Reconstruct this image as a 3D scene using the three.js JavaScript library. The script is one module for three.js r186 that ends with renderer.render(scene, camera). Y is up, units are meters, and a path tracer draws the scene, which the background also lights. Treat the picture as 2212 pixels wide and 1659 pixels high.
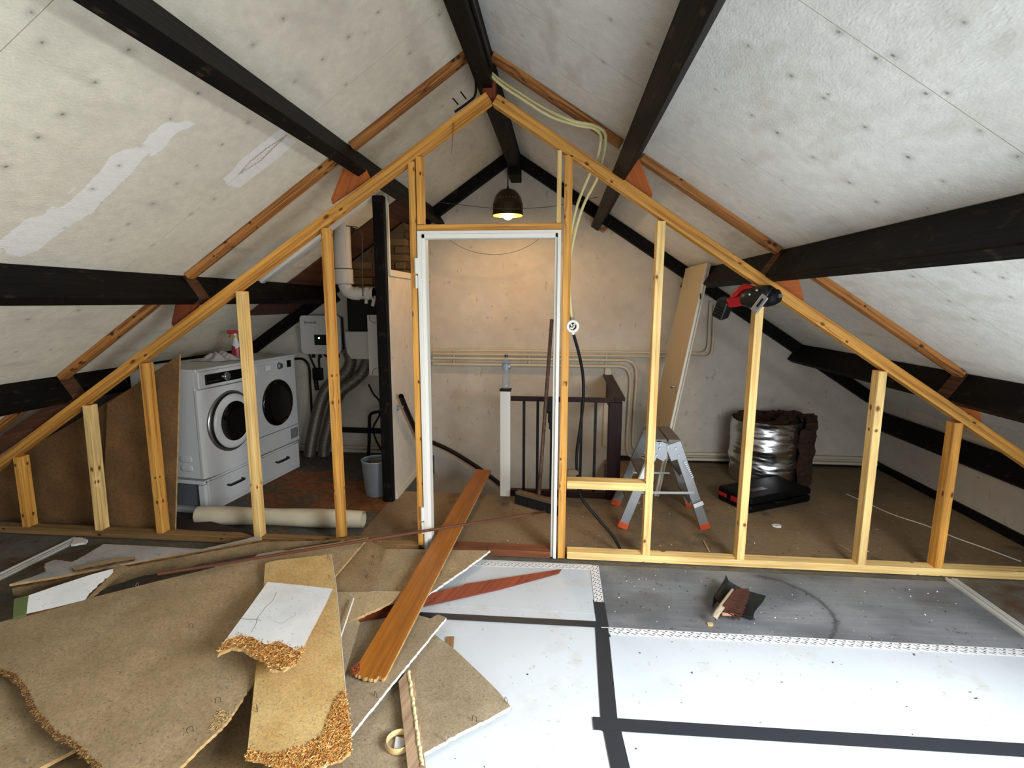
import * as THREE from 'three';
import { RoundedBoxGeometry } from 'three/addons/geometries/RoundedBoxGeometry.js';
import { mergeGeometries, mergeVertices } from 'three/addons/utils/BufferGeometryUtils.js';
import { RectAreaLightUniformsLib } from 'three/addons/lights/RectAreaLightUniformsLib.js';

RectAreaLightUniformsLib.init();
const scene = new THREE.Scene();
const renderer = new THREE.WebGLRenderer({ antialias: true });
renderer.toneMapping = THREE.LinearToneMapping;
renderer.toneMappingExposure = 2.45;
renderer.shadowMap.enabled = true;

// ---------- camera (attic stands in metres; the stud wall is at z = -3.13, the end gable at z = -5.29)
const CAM = { y: 1.6, f: 1139.59, pitch: -0.15526622, yaw: 0.09150317, roll: 0.00258418, w: 2212, h: 1659 };
const camera = new THREE.PerspectiveCamera(72.10128, CAM.w / CAM.h, 0.05, 60);
camera.position.set(0, CAM.y, 0);
camera.rotation.set(CAM.pitch, CAM.yaw, CAM.roll, 'YXZ');
scene.add(camera);

// ---------- daylight: an overcast sky outside, let in by a roof light in the right slope and a gable window behind the camera
scene.background = new THREE.Color(0.78, 0.86, 1.0);
function areaLight(w, h, pos, look, color, intensity) {
  const l = new THREE.RectAreaLight(color, intensity, w, h);
  l.position.set(...pos); l.lookAt(...look); l.castShadow = true; scene.add(l);
  return l;
}
const ROOF_WIN = { x0: 1.15, x1: 2.15, z0: -0.95, z1: 0.35 };
const GABLE_WIN = { x0: 0.0, x1: 1.6, y0: 0.55, y1: 1.55, z: 2.2 };
{
  const cx = (ROOF_WIN.x0 + ROOF_WIN.x1) / 2, cz = (ROOF_WIN.z0 + ROOF_WIN.z1) / 2, cy = 2.704 - 0.658 * cx;
  areaLight(ROOF_WIN.z1 - ROOF_WIN.z0 - 0.1, 1.08, [cx - 0.03, cy - 0.045, cz], [cx - 0.03 - 0.658, cy - 0.045 - 1, cz], new THREE.Color(0.9, 0.96, 1.0), 21.5);
  areaLight(GABLE_WIN.x1 - GABLE_WIN.x0 - 0.1, 0.9, [(GABLE_WIN.x0 + GABLE_WIN.x1) / 2, 1.05, GABLE_WIN.z - 0.05], [(GABLE_WIN.x0 + GABLE_WIN.x1) / 2, 1.05, 0], new THREE.Color(0.95, 0.97, 1.0), 4.5);
}

// ---------- helpers: a pixel of the photograph gives a direction; the plane it meets gives the place
const V = (x, y, z) => new THREE.Vector3(x, y, z);
const CAMQ = new THREE.Quaternion().setFromEuler(new THREE.Euler(CAM.pitch, CAM.yaw, CAM.roll, 'YXZ'));
const EYE = V(0, CAM.y, 0);
const ray = (x, y) => V(x - CAM.w / 2, -(y - CAM.h / 2), -CAM.f).applyQuaternion(CAMQ);
const onFloor = (x, y, h = 0) => { const d = ray(x, y); return EYE.clone().addScaledVector(d, (h - CAM.y) / d.y); };
const onZ = (x, y, z) => { const d = ray(x, y); return EYE.clone().addScaledVector(d, z / d.z); };
const onX = (x, y, X) => { const d = ray(x, y); return EYE.clone().addScaledVector(d, X / d.x); };
const onPlane = (x, y, p, n) => { const d = ray(x, y); return EYE.clone().addScaledVector(d, p.clone().sub(EYE).dot(n) / d.dot(n)); };
let seedState = 12345;
const rnd = () => { seedState = (seedState * 1664525 + 1013904223) >>> 0; return seedState / 4294967296; };
const rr = (a, b) => a + (b - a) * rnd();
const taken = {};
const numbered = (n) => { const k = taken[n] = (taken[n] ?? -1) + 1; return k ? `${n}_${String(k).padStart(3, '0')}` : n; };
function mesh(name, geo, mat, parent) { const m = new THREE.Mesh(geo, mat); m.name = name; m.castShadow = m.receiveShadow = true; if (parent) parent.add(m); return m; }
function tag(o, label, category, group, kind) { o.userData.label = label; if (category) o.userData.category = category; if (group) o.userData.group = group; if (kind) o.userData.kind = kind; return o; }
function thing(name, label, category, pos = [0, 0, 0], turn = 0, group) {
  const g = new THREE.Group(); g.name = numbered(name); g.position.set(...pos); g.rotation.y = turn; scene.add(g);
  return tag(g, label, category, group);
}
function single(name, geo, mat, label, category, group) { const m = mesh(numbered(name), geo, mat, scene); return tag(m, label, category, group); }
function structure(name, geo, mat, label) { const m = mesh(name, geo, mat, scene); m.userData.kind = 'structure'; if (label) m.userData.label = label; return m; }
function structGroup(name, label) { const g = new THREE.Group(); g.name = name; g.userData.kind = 'structure'; if (label) g.userData.label = label; scene.add(g); return g; }

// uv in metres from position and normal (box mapping); grain runs along `along`
function boxUV(geo, along = 'x', du = 0, dv = 0) {
  const p = geo.attributes.position, n = geo.attributes.normal, uv = new Float32Array(p.count * 2);
  for (let i = 0; i < p.count; i++) {
    const x = p.getX(i), y = p.getY(i), z = p.getZ(i), ax = Math.abs(n.getX(i)), ay = Math.abs(n.getY(i)), az = Math.abs(n.getZ(i));
    let a, b;
    if (along === 'x') { if (ax > ay && ax > az) { a = z; b = y; } else if (ay > az) { a = x; b = z; } else { a = x; b = y; } }
    else if (along === 'y') { if (ay > ax && ay > az) { a = x; b = z; } else if (ax > az) { a = y; b = z; } else { a = y; b = x; } }
    else { if (az > ax && az > ay) { a = x; b = y; } else if (ax > ay) { a = z; b = y; } else { a = z; b = x; } }
    uv[2 * i] = a + du; uv[2 * i + 1] = b + dv;
  }
  geo.setAttribute('uv', new THREE.BufferAttribute(uv, 2));
  return geo;
}
function box(w, h, d, r = 0.003, along = 'x') {
  const g = r > 0 ? new RoundedBoxGeometry(w, h, d, 1, Math.min(r, w / 2.01, h / 2.01, d / 2.01)) : new THREE.BoxGeometry(w, h, d);
  return boxUV(g, along, rnd() * 3, rnd() * 3);
}
const at = (g, x, y, z) => g.translate(x, y, z);
// a bar from a to b; `th` along its side, `hh` along `up`
function bar(a, b, th, hh, up = V(0, 1, 0), r = 0.003) {
  const d = b.clone().sub(a), L = d.length(); d.normalize();
  const side = d.clone().cross(up).normalize(), u2 = side.clone().cross(d).normalize();
  const g = box(L, hh, th, r);
  g.applyMatrix4(new THREE.Matrix4().makeBasis(d, u2, side).setPosition(a.clone().add(b).multiplyScalar(0.5)));
  return g;
}
function tube(pts, r, seg = 48, rad = 10, closed = false) {
  const c = new THREE.CatmullRomCurve3(pts.map((p) => (p.isVector3 ? p : V(...p))), closed, 'centripetal');
  return new THREE.TubeGeometry(c, seg, r, rad, closed);
}
function cyl(a, b, r, r2 = r, seg = 16) {
  const d = b.clone().sub(a), L = d.length();
  const g = new THREE.CylinderGeometry(r2, r, L, seg);
  g.applyQuaternion(new THREE.Quaternion().setFromUnitVectors(V(0, 1, 0), d.normalize())).translate((a.x + b.x) / 2, (a.y + b.y) / 2, (a.z + b.z) / 2);
  return g;
}
const lathe = (pts, seg = 32) => new THREE.LatheGeometry(pts.map(([x, y]) => new THREE.Vector2(x, y)), seg);
function merged(list) { return mergeGeometries(list.map((g) => { const h = g.index ? g.toNonIndexed() : g.clone(); for (const k of Object.keys(h.attributes)) if (!['position', 'normal', 'uv'].includes(k)) h.deleteAttribute(k); return h; })); }
// flat polygon in space (list of coplanar Vector3) given a thickness t away from its upper face
function slab(pts, t, opt = {}) {
  const n = V(0, 0, 0);
  for (let i = 0; i < pts.length; i++) { const a = pts[i], b = pts[(i + 1) % pts.length]; n.x += (a.y - b.y) * (a.z + b.z); n.y += (a.z - b.z) * (a.x + b.x); n.z += (a.x - b.x) * (a.y + b.y); }
  n.normalize(); if (opt.face ? n.dot(opt.face) < 0 : n.y < 0) n.negate();
  const u = (opt.dir ? opt.dir.clone() : pts[1].clone().sub(pts[0])); u.addScaledVector(n, -u.dot(n)).normalize();
  const v = n.clone().cross(u), o = pts[0];
  let flat = pts.map((p) => { const q = p.clone().sub(o); return [q.dot(u), q.dot(v)]; });
  if (opt.torn) {
    const out = [];
    for (let i = 0; i < flat.length; i++) {
      const a = flat[i], b = flat[(i + 1) % flat.length]; out.push(a);
      if (opt.torn.includes(i)) {
        const L = Math.hypot(b[0] - a[0], b[1] - a[1]), k = Math.max(2, Math.round(L / (opt.step ?? 0.012)));
        for (let j = 1; j < k; j++) { const s = j / k, w = (rnd() - 0.5) * (opt.rough ?? 0.012) * 2; out.push([a[0] + (b[0] - a[0]) * s - (b[1] - a[1]) / L * w, a[1] + (b[1] - a[1]) * s + (b[0] - a[0]) / L * w]); }
      }
    }
    flat = out;
  }
  const sh = new THREE.Shape(flat.map(([x, y]) => new THREE.Vector2(x, y)));
  for (const h of opt.holes ?? []) sh.holes.push(new THREE.Path(h.map((p) => { const q = p.clone().sub(o); return new THREE.Vector2(q.dot(u), q.dot(v)); })));
  const g = new THREE.ExtrudeGeometry(sh, { depth: t, bevelEnabled: false });
  g.translate(0, 0, -t);
  const m = new THREE.Matrix4().makeBasis(u, v, n).setPosition(o);
  g.applyMatrix4(m); g.userData = { u, v, n, o };
  return g;
}

// ---------- procedural textures
function hash(x, y, s) { let h = (x * 374761393 + y * 668265263 + s * 2147483647) | 0; h = Math.imul(h ^ (h >>> 13), 1274126177); h ^= h >>> 16; return (h >>> 0) / 4294967296; }
function noise(x, y, px, py, s) {
  const xi = Math.floor(x), yi = Math.floor(y), fx = x - xi, fy = y - yi, u = fx * fx * (3 - 2 * fx), v = fy * fy * (3 - 2 * fy);
  const m = (a, p) => ((a % p) + p) % p, x0 = m(xi, px), x1 = m(xi + 1, px), y0 = m(yi, py), y1 = m(yi + 1, py);
  const a = hash(x0, y0, s), b = hash(x1, y0, s), c = hash(x0, y1, s), d = hash(x1, y1, s);
  return a + (b - a) * u + (c - a) * v + (a - b - c + d) * u * v;
}
// fractal noise over the unit square, tileable
function fbm(u, v, fx, fy, oct, s) { let t = 0, a = 0.5, n = 0; for (let o = 0; o < oct; o++) { t += a * noise(u * fx, v * fy, fx, fy, s + o); n += a; a *= 0.5; fx *= 2; fy *= 2; } return t / n; }
const clamp = (x, a = 0, b = 1) => Math.min(b, Math.max(a, x));
const mix3 = (a, b, t) => [a[0] + (b[0] - a[0]) * t, a[1] + (b[1] - a[1]) * t, a[2] + (b[2] - a[2]) * t];
function dataTex(w, h, fn, srgb = true, tile = [1, 1]) {
  const d = new Uint8Array(w * h * 4);
  for (let j = 0; j < h; j++) for (let i = 0; i < w; i++) { const c = fn((i + 0.5) / w, (j + 0.5) / h), k = (j * w + i) * 4; d[k] = clamp(c[0], 0, 255); d[k + 1] = clamp(c[1], 0, 255); d[k + 2] = clamp(c[2], 0, 255); d[k + 3] = 255; }
  const t = new THREE.DataTexture(d, w, h, THREE.RGBAFormat); t.wrapS = t.wrapT = THREE.RepeatWrapping; t.magFilter = THREE.LinearFilter; t.minFilter = THREE.LinearMipmapLinearFilter; t.generateMipmaps = true;
  if (srgb) t.colorSpace = THREE.SRGBColorSpace;
  t.repeat.set(1 / tile[0], 1 / tile[1]); t.needsUpdate = true;
  return t;
}
function canvasTex(w, h, draw) {
  const c = document.createElement('canvas'); c.width = w; c.height = h; draw(c.getContext('2d'), w, h);
  const t = new THREE.CanvasTexture(c); t.colorSpace = THREE.SRGBColorSpace; return t;
}
function woodTex(base, dark, light, seed, knots, contrast = 1, w = 1024, h = 256) {
  const ks = []; for (let i = 0; i < knots; i++) ks.push([hash(i, 1, seed), hash(i, 2, seed), 0.006 + 0.006 * hash(i, 3, seed)]);
  return dataTex(w, h, (u, v) => {
    let vv = v, kd = 0;
    for (const [ku, kv, kr] of ks) {
      let du = u - ku, dv = v - kv; du -= Math.round(du); dv -= Math.round(dv);
      const X = du * 1.6, Y = dv * 0.25, r = Math.hypot(X * (0.45 + 0.4 * hash(ku * 999 | 0, 5, 1)), Y) + 0.002 * (noise(u * 300, v * 60, 300, 60, seed) - 0.5);
      kd = Math.max(kd, clamp(1.25 - r / kr)); vv += 0.05 * Math.exp(-(r * r) / (kr * kr * 6)) * Math.sign(Y) ;
    }
    const g = fbm(u + 0.03 * fbm(u, v, 4, 2, 2, seed + 9), vv, 3, 24, 4, seed), f = fbm(u, vv, 12, 128, 2, seed + 3), m = fbm(u, v, 5, 3, 3, seed + 7);
    let c = mix3(base, dark, clamp((g - 0.5) * 2.4 * contrast)); c = mix3(c, light, clamp((0.5 - g) * 1.8 * contrast)); c = c.map((x) => x * (0.9 + 0.2 * f) * (0.86 + 0.28 * m));
    if (kd > 0) c = mix3(c, [dark[0] * 0.6, dark[1] * 0.5, dark[2] * 0.42], Math.min(1, kd * 1.3));
    return c;
  }, true, [1.6, 0.25]);
}
const std = (o) => new THREE.MeshStandardMaterial({ roughness: 0.75, metalness: 0, ...o });
const phys = (o) => new THREE.MeshPhysicalMaterial({ roughness: 0.5, metalness: 0, ...o });
const grainBump = dataTex(512, 512, (u, v) => { const n = 255 * (0.55 * fbm(u, v, 64, 64, 3, 61) + 0.45 * hash(u * 512 | 0, v * 512 | 0, 5)); return [n, n, n]; }, false, [0.35, 0.35]);
const pineTex = woodTex([208, 148, 64], [164, 98, 30], [228, 176, 94], 11, 11);
const pineTexB = woodTex([232, 194, 124], [200, 148, 76], [244, 214, 154], 23, 9);
const oldPineTex = woodTex([164, 106, 48], [96, 54, 22], [192, 136, 72], 37, 24, 1.3);
const plankTex = woodTex([158, 94, 26], [112, 60, 12], [176, 110, 36], 51, 0, 0.55);
const woodBump = dataTex(512, 128, (u, v) => { const n = 255 * fbm(u, v, 3, 48, 4, 71); return [n, n, n]; }, false, [1.6, 0.25]);
const M = {};
M.pine = std({ map: pineTex, bumpMap: woodBump, bumpScale: 0.0015, roughness: 0.7 });
M.pineB = std({ map: pineTexB, bumpMap: woodBump, bumpScale: 0.0015, roughness: 0.7 });
M.oldPine = std({ map: oldPineTex, bumpMap: woodBump, bumpScale: 0.002, roughness: 0.75 });
M.plank = std({ map: plankTex, bumpMap: woodBump, bumpScale: 0.0006, roughness: 0.45 });
const blackTex = dataTex(1024, 256, (u, v) => { const n = fbm(u, v, 6, 6, 4, 5), s = fbm(u, v, 6, 60, 3, 8), d = fbm(u, v, 40, 20, 3, 15); let c = mix3([11, 10, 9], [19, 17, 15], clamp(n * 1.2 + (s - 0.5))); if (d > 0.7) c = mix3(c, [44, 34, 26], clamp((d - 0.7) * 9)); return c; }, true, [2.2, 0.5]);
M.black = phys({ map: blackTex, bumpMap: woodBump, bumpScale: 0.002, roughness: 0.6, specularIntensity: 0.2 });
M.blackPlain = phys({ color: 0x0d0c0b, roughness: 0.5, specularIntensity: 0.5 });
M.bareWood = std({ map: woodTex([84, 48, 24], [48, 24, 12], [104, 62, 32], 77, 0), roughness: 0.85 });
M.gusset = std({ map: woodTex([176, 92, 30], [130, 58, 16], [196, 112, 44], 83, 1, 0.8), roughness: 0.7 });
const wallTex = dataTex(1024, 1024, (u, v) => { const n = fbm(u, v, 3, 3, 4, 101), m = fbm(u, v, 28, 28, 3, 103), f = hash(u * 1024 | 0, v * 1024 | 0, 3), d = fbm(u, v, 60, 40, 2, 107); let c = mix3([208, 201, 188], [194, 186, 172], clamp((n - 0.3) * 1.8)).map((x) => x * (0.95 + 0.08 * m + 0.03 * (f - 0.5))); if (d > 0.78) c = mix3(c, [150, 140, 128], clamp((d - 0.78) * 3)); return c; }, true, [2.3, 2.3]);
M.wall = std({ map: wallTex, bumpMap: grainBump, bumpScale: 0.0012, roughness: 0.92 });
M.whitePaint = std({ color: 0xe6e3da, roughness: 0.5, bumpMap: grainBump, bumpScale: 0.0004 });
M.creamPaint = std({ color: 0xcfc6b0, roughness: 0.55, bumpMap: grainBump, bumpScale: 0.0004 });

// ---------- the roof: two slopes of painted boards
const ZG = -5.29, ZB = 2.2, ZF = -3.13, APEX = V(-0.4877, 3.025, 0), KNEE_R = 3.1, KNEE_L = -4.25;
const yL = (x) => 3.358 + 0.683 * x, yR = (x) => 2.704 - 0.658 * x;
const nL = V(0.683, -1, 0).normalize(), nR = V(-0.658, -1, 0).normalize();   // into the room
const upL = V(1, 0.683, 0).normalize(), upR = V(-1, 0.658, 0).normalize();   // up the slope
const onL = (x, y) => onPlane(x, y, V(0, 3.358, 0), nL), onR = (x, y) => onPlane(x, y, V(0, 2.704, 0), nR);
const TZ = [-5.4, 2.3], TS = 4.5;                                            // paint texture: metres along z, metres down the slope
const slope = (p) => Math.hypot(p.x - APEX.x, p.y - APEX.y);
function ceilingTex(hit, base, alt, seed, spots, polys) {
  const W = 2048, H = 1024, kz = W / (TZ[1] - TZ[0]), ks = H / TS;
  const mark = new Float32Array(W * H), strip = new Float32Array(W * H), cr = new Float32Array(W * H);
  const put = (arr, z, s, r, a, soft) => { const ci = (z - TZ[0]) * kz, cj = s * ks, R = Math.ceil(r * kz * 1.6) + 2; for (let j = Math.max(0, Math.floor(cj - R)); j < Math.min(H, cj + R); j++) for (let i = Math.max(0, Math.floor(ci - R)); i < Math.min(W, ci + R); i++) { const d = Math.hypot((i + 0.5 - ci) / kz, (j + 0.5 - cj) / ks) / r, e = d + 0.5 * (noise(i * 0.35, j * 0.35, 9999, 9999, seed) - 0.5); const w = soft ? Math.exp(-d * d * 2.2) : clamp(1.4 - e * 1.2); const k = j * W + i; arr[k] = Math.max(arr[k], a * w); } };
  for (const [x, y, q = 1] of spots) { const p = hit(x, y), s = slope(p); put(mark, p.z, s, 0.022 * q, 0.17, true); put(mark, p.z, s, 0.005 * q, 0.66, false); }
  const count = 60; for (let i = 0; i < count; i++) { const z = TZ[0] + hash(i, 1, seed) * 7.6, s = hash(i, 2, seed) * 4.3; put(mark, z, s, 0.012, 0.1, true); put(mark, z, s, 0.0025 + 0.002 * hash(i, 3, seed), 0.4, false); }
  for (const poly of polys) {
    const q = poly.pts.map(([x, y]) => { const p = hit(x, y); return [p.z, slope(p)]; });
    if (poly.line) { for (let i = 0; i + 1 < q.length; i++) for (let t = 0; t <= 1; t += 0.01) put(cr, q[i][0] + (q[i + 1][0] - q[i][0]) * t + 0.004 * Math.sin(t * 40), q[i][1] + (q[i + 1][1] - q[i][1]) * t, 0.004, 0.55, false); continue; }
    const zs = q.map((a) => a[0]), ss = q.map((a) => a[1]);
    for (let j = Math.max(0, Math.floor((Math.min(...ss) - 0.1) * ks)); j < Math.min(H, (Math.max(...ss) + 0.1) * ks); j++) for (let i = Math.max(0, Math.floor((Math.min(...zs) - 0.1 - TZ[0]) * kz)); i < Math.min(W, (Math.max(...zs) + 0.1 - TZ[0]) * kz); i++) {
      const wz = (i + 0.5) / kz + TZ[0] + 0.05 * (noise(i * 0.12, j * 0.04, 9999, 9999, seed + 5) - 0.5), ws = (j + 0.5) / ks + 0.07 * (noise(i * 0.05, j * 0.14, 9999, 9999, seed + 6) - 0.5);
      let inside = false; for (let a = 0, b = q.length - 1; a < q.length; b = a++) if ((q[a][1] > ws) !== (q[b][1] > ws) && wz < (q[b][0] - q[a][0]) * (ws - q[a][1]) / (q[b][1] - q[a][1]) + q[a][0]) inside = !inside;
      if (inside) strip[j * W + i] = 0.75 + 0.25 * noise(i * 0.08, j * 0.3, 9999, 9999, seed + 8);
    }
  }
  return dataTex(W, H, (u, v) => {
    const k = (v * H | 0) * W + (u * W | 0), n = fbm(u, v, 9, 5, 5, seed), f = fbm(u, v, 220, 130, 2, seed + 2), g = hash(u * W | 0, v * H | 0, seed), d = fbm(u, v, 26, 44, 3, seed + 4);
    let c = mix3(base, alt, clamp((n - 0.32) * 2.4)).map((x) => x * (0.955 + 0.07 * f + 0.04 * (g - 0.5)));
    if (d > 0.6) c = mix3(c, [186, 179, 164], clamp((d - 0.6) * 1.6));
    c = mix3(c, [244, 240, 238], strip[k] * 0.85);
    c = mix3(c, [128, 106, 82], cr[k]);
    return mix3(c, [58, 52, 42], mark[k]);
  }, true, [1, 1]);
}
const spotsL = [[68, 27], [91, 92], [278, 108, 1.5], [205, 178], [135, 247, 1.3], [82, 297, 1.2], [13, 360, 1.4], [428, 202], [368, 257, 0.8], [303, 315, 0.8], [257, 358], [200, 408], [535, 266], [480, 312, 0.8], [425, 358, 0.8], [382, 397], [330, 440], [277, 484, 1.1], [463, 430], [241, 518], [330, 530, 0.8], [413, 462], [140, 492, 0.6], [612, 40, 1.2], [546, 97], [697, 128], [636, 177], [753, 80], [817, 27], [885, 115], [949, 32], [747, 183], [60, 690], [170, 670, 1.2], [110, 755, 0.8], [35, 760], [250, 640, 0.8], [955, 230], [900, 360], [1010, 250]];
const spotsR = [[1319, 42], [1128, 77, 0.7], [1400, 95], [1303, 134], [1616, 99], [1709, 164], [1624, 249], [1679, 287, 1.2], [1780, 212], [1789, 204, 0.6], [1869, 275, 1.2], [1756, 340], [1835, 395, 1.3], [1962, 340, 1.3], [1893, 436], [2037, 391, 0.8], [1811, 69, 1.2], [1892, 126, 1.2], [1929, 120, 1.2], [2000, 202], [2046, 201], [2116, 282], [2198, 338, 1.2], [2084, 49, 0.6], [1545, 193, 0.6], [2166, 600], [2107, 588, 1.2], [1972, 597, 1.2], [2183, 642], [2102, 689], [2050, 650], [1690, 390, 0.6], [1604, 345, 0.6], [1568, 400], [1640, 470, 0.8]];
const z1 = (x) => x / 2.99;
const stripL = [[1130, 765], [960, 870], [820, 960], [640, 1110], [430, 1290], [200, 1420], [-60, 1590], [100, 1659], [220, 1640], [420, 1480], [600, 1370], [800, 1190], [1000, 990], [1150, 870], [1250, 805]].map(([x, y]) => [z1(x), z1(y)]);
const patchL = [[1440, 1140], [1800, 840], [1930, 910], [1740, 1070], [1560, 1200], [1480, 1195]].map(([x, y]) => [z1(x), z1(y)]);
const crackL = [[1545, 1125], [1620, 1040], [1720, 960], [1850, 875], [1760, 960], [1680, 1040], [1550, 1122]].map(([x, y]) => [z1(x), z1(y)]);
const ceilTexL = ceilingTex(onL, [234, 228, 208], [220, 212, 193], 201, spotsL, [{ pts: stripL }, { pts: patchL }, { pts: crackL, line: true }]);
const ceilTexR = ceilingTex(onR, [234, 233, 227], [221, 220, 213], 301, spotsR, []);
M.ceilL = std({ map: ceilTexL, bumpMap: grainBump, bumpScale: 0.0032, roughness: 0.9 });
M.ceilR = std({ map: ceilTexR, bumpMap: grainBump, bumpScale: 0.0032, roughness: 0.9 });
M.boardEdge = std({ color: 0xd8cfba, roughness: 0.9 });
const HATCH = [[690, 520], [722, 470], [752, 488], [772, 494], [780, 545], [745, 560]].map(([x, y]) => onL(x, y));
function roofPanel(side, x0, x1, za, zb, parent, name = 'ceiling_panel', t = 0.018, off = 0, m) {
  const y = side === 'L' ? yL : yR, n = side === 'L' ? nL : nR, o = n.clone().multiplyScalar(-off);
  const pts = [V(x0, y(x0), za), V(x1, y(x1), za), V(x1, y(x1), zb), V(x0, y(x0), zb)].map((p) => p.add(o));
  const hole = side === 'L' && za < -4.9 && zb > -4.0 && off >= 0 ? [HATCH.map((q) => q.clone().add(o))] : [];
  const g = slab(pts, t, { face: n, holes: hole }), p = g.attributes.position, uv = g.attributes.uv;
  for (let i = 0; i < p.count; i++) uv.setXY(i, (p.getZ(i) - TZ[0]) / (TZ[1] - TZ[0]), slope({ x: p.getX(i), y: p.getY(i) }) / TS);
  return mesh(name, g, m ?? [side === 'L' ? M.ceilL : M.ceilR, M.boardEdge], parent);
}
{
  const gl = structGroup('ceiling_left', 'off-white painted boards of the sloping roof over the washing machines');
  const gr = structGroup('ceiling_right', 'off-white painted boards of the sloping roof over the insulation roll');
  const zl = [ZG - 0.02, -3.9, -2.68, -1.46, -0.24, 0.98, ZB], zr = [ZG - 0.02, -4.05, -2.83, -2.425, -1.48, -0.96];
  const gap = 0.0013, aX = APEX.x;
  for (let i = 0; i + 1 < zl.length; i++) roofPanel('L', KNEE_L - 0.05, aX, zl[i] + gap, zl[i + 1] - gap, gl);
  for (let i = 0; i + 1 < zr.length; i++) roofPanel('R', aX, KNEE_R + 0.05, zr[i] + gap, zr[i + 1] - gap, gr);
  const w = ROOF_WIN;
  roofPanel('R', aX, KNEE_R + 0.05, w.z1, ZB, gr);
  roofPanel('R', aX, KNEE_R + 0.05, -0.96 + gap, w.z0, gr);
  roofPanel('R', aX, w.x0, w.z0, w.z1, gr); roofPanel('R', w.x1, KNEE_R + 0.05, w.z0, w.z1, gr);
  // boarding above the painted boards closes the roof
  const dl = structGroup('ceiling_boarding_left'), dr = structGroup('ceiling_boarding_right');
  roofPanel('L', KNEE_L - 0.3, aX, ZG - 0.1, ZB + 0.1, dl, 'roof_boarding', 0.03, 0.0181, M.boardEdge);
  roofPanel('R', aX, w.x0, ZG - 0.1, ZB + 0.1, dr, 'roof_boarding', 0.03, 0.0181, M.boardEdge); roofPanel('R', w.x1, KNEE_R + 0.3, ZG - 0.1, ZB + 0.1, dr, 'roof_boarding', 0.03, 0.0181, M.boardEdge);
  roofPanel('R', w.x0, w.x1, ZG - 0.1, w.z0, dr, 'roof_boarding', 0.03, 0.0181, M.boardEdge); roofPanel('R', w.x0, w.x1, w.z1, ZB + 0.1, dr, 'roof_boarding', 0.03, 0.0181, M.boardEdge);
  // the roof void above the cut-out round the vent pipe
  const rv = structGroup('ceiling_void', 'open cut-out in the ceiling boards round the vent pipe');
  const hc = HATCH.reduce((a, b) => a.add(b), V(0, 0, 0)).multiplyScalar(1 / HATCH.length), rad = Math.max(...HATCH.map((q) => q.distanceTo(hc))) + 0.03, cb = hc.clone().addScaledVector(nL, -0.05), ct = cb.clone().addScaledVector(nL, -0.25);
  for (const [u, w] of [[upL, V(0, 0, 1)], [V(0, 0, 1), upL]]) for (const k of [-1, 1]) mesh('void_board', bar(cb.clone().addScaledVector(u, k * rad).addScaledVector(w, -rad).addScaledVector(nL, -0.125), cb.clone().addScaledVector(u, k * rad).addScaledVector(w, rad).addScaledVector(nL, -0.125), 0.02, 0.26, nL, 0), M.boardEdge, rv);
  mesh('void_board', bar(ct.clone().addScaledVector(upL, -rad - 0.02), ct.clone().addScaledVector(upL, rad + 0.02), rad * 2 + 0.06, 0.02, nL, 0), M.boardEdge, rv);
  // the roof light: frame and pane
  const win = structGroup('window_1', 'white framed roof light in the right slope');
  const A = (x, z) => V(x, yR(x), z).addScaledVector(nR, -0.02);
  for (const [a, b] of [[A(w.x0, w.z0), A(w.x1, w.z0)], [A(w.x0, w.z1), A(w.x1, w.z1)], [A(w.x0, w.z0), A(w.x0, w.z1)], [A(w.x1, w.z0), A(w.x1, w.z1)]]) mesh('window_frame', bar(a, b, 0.05, 0.06, nR), M.whitePaint, win);
  M.pane = phys({ color: 0xffffff, transmission: 1, thickness: 0, roughness: 0, ior: 1.45 });
  mesh('window_pane', slab([A(w.x0, w.z0), A(w.x1, w.z0), A(w.x1, w.z1), A(w.x0, w.z1)].map((p) => p.addScaledVector(nR, -0.03)), 0.004, { face: nR }), M.pane, win);
}
// ---------- gables and low walls
function gable(name, z, t, face, hole, label) {
  const sh = new THREE.Shape([[KNEE_L - 0.05, -1.6], [KNEE_R + 0.05, -1.6], [KNEE_R + 0.05, yR(KNEE_R)], [APEX.x, APEX.y], [KNEE_L - 0.05, yL(KNEE_L)]].map(([x, y]) => new THREE.Vector2(x, y)));
  if (hole) sh.holes.push(new THREE.Path([[hole.x0, hole.y0], [hole.x1, hole.y0], [hole.x1, hole.y1], [hole.x0, hole.y1]].map(([x, y]) => new THREE.Vector2(x, y))));
  const g = new THREE.ExtrudeGeometry(sh, { depth: t, bevelEnabled: false }); g.translate(0, 0, face > 0 ? z - t : z);
  return structure(name, g, M.wall, label);
}
gable('wall_back', ZG, 0.1, 1, null, 'plastered gable wall behind the stairwell');
gable('wall_front', ZB, 0.1, -1, GABLE_WIN, 'plastered gable wall with a window');
{
  const w = GABLE_WIN, win = structGroup('window_2', 'white framed gable window'), z = ZB + 0.05;
  for (const [a, b] of [[V(w.x0, w.y0, z), V(w.x1, w.y0, z)], [V(w.x0, w.y1, z), V(w.x1, w.y1, z)], [V(w.x0, w.y0, z), V(w.x0, w.y1, z)], [V(w.x1, w.y0, z), V(w.x1, w.y1, z)], [V((w.x0 + w.x1) / 2, w.y0, z), V((w.x0 + w.x1) / 2, w.y1, z)]]) mesh('window_frame', bar(a, b, 0.06, 0.06, V(0, 0, 1)), M.whitePaint, win);
  mesh('window_pane', at(box(w.x1 - w.x0, w.y1 - w.y0, 0.004, 0), (w.x0 + w.x1) / 2, (w.y0 + w.y1) / 2, z + 0.02), M.pane, win);
}
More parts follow.
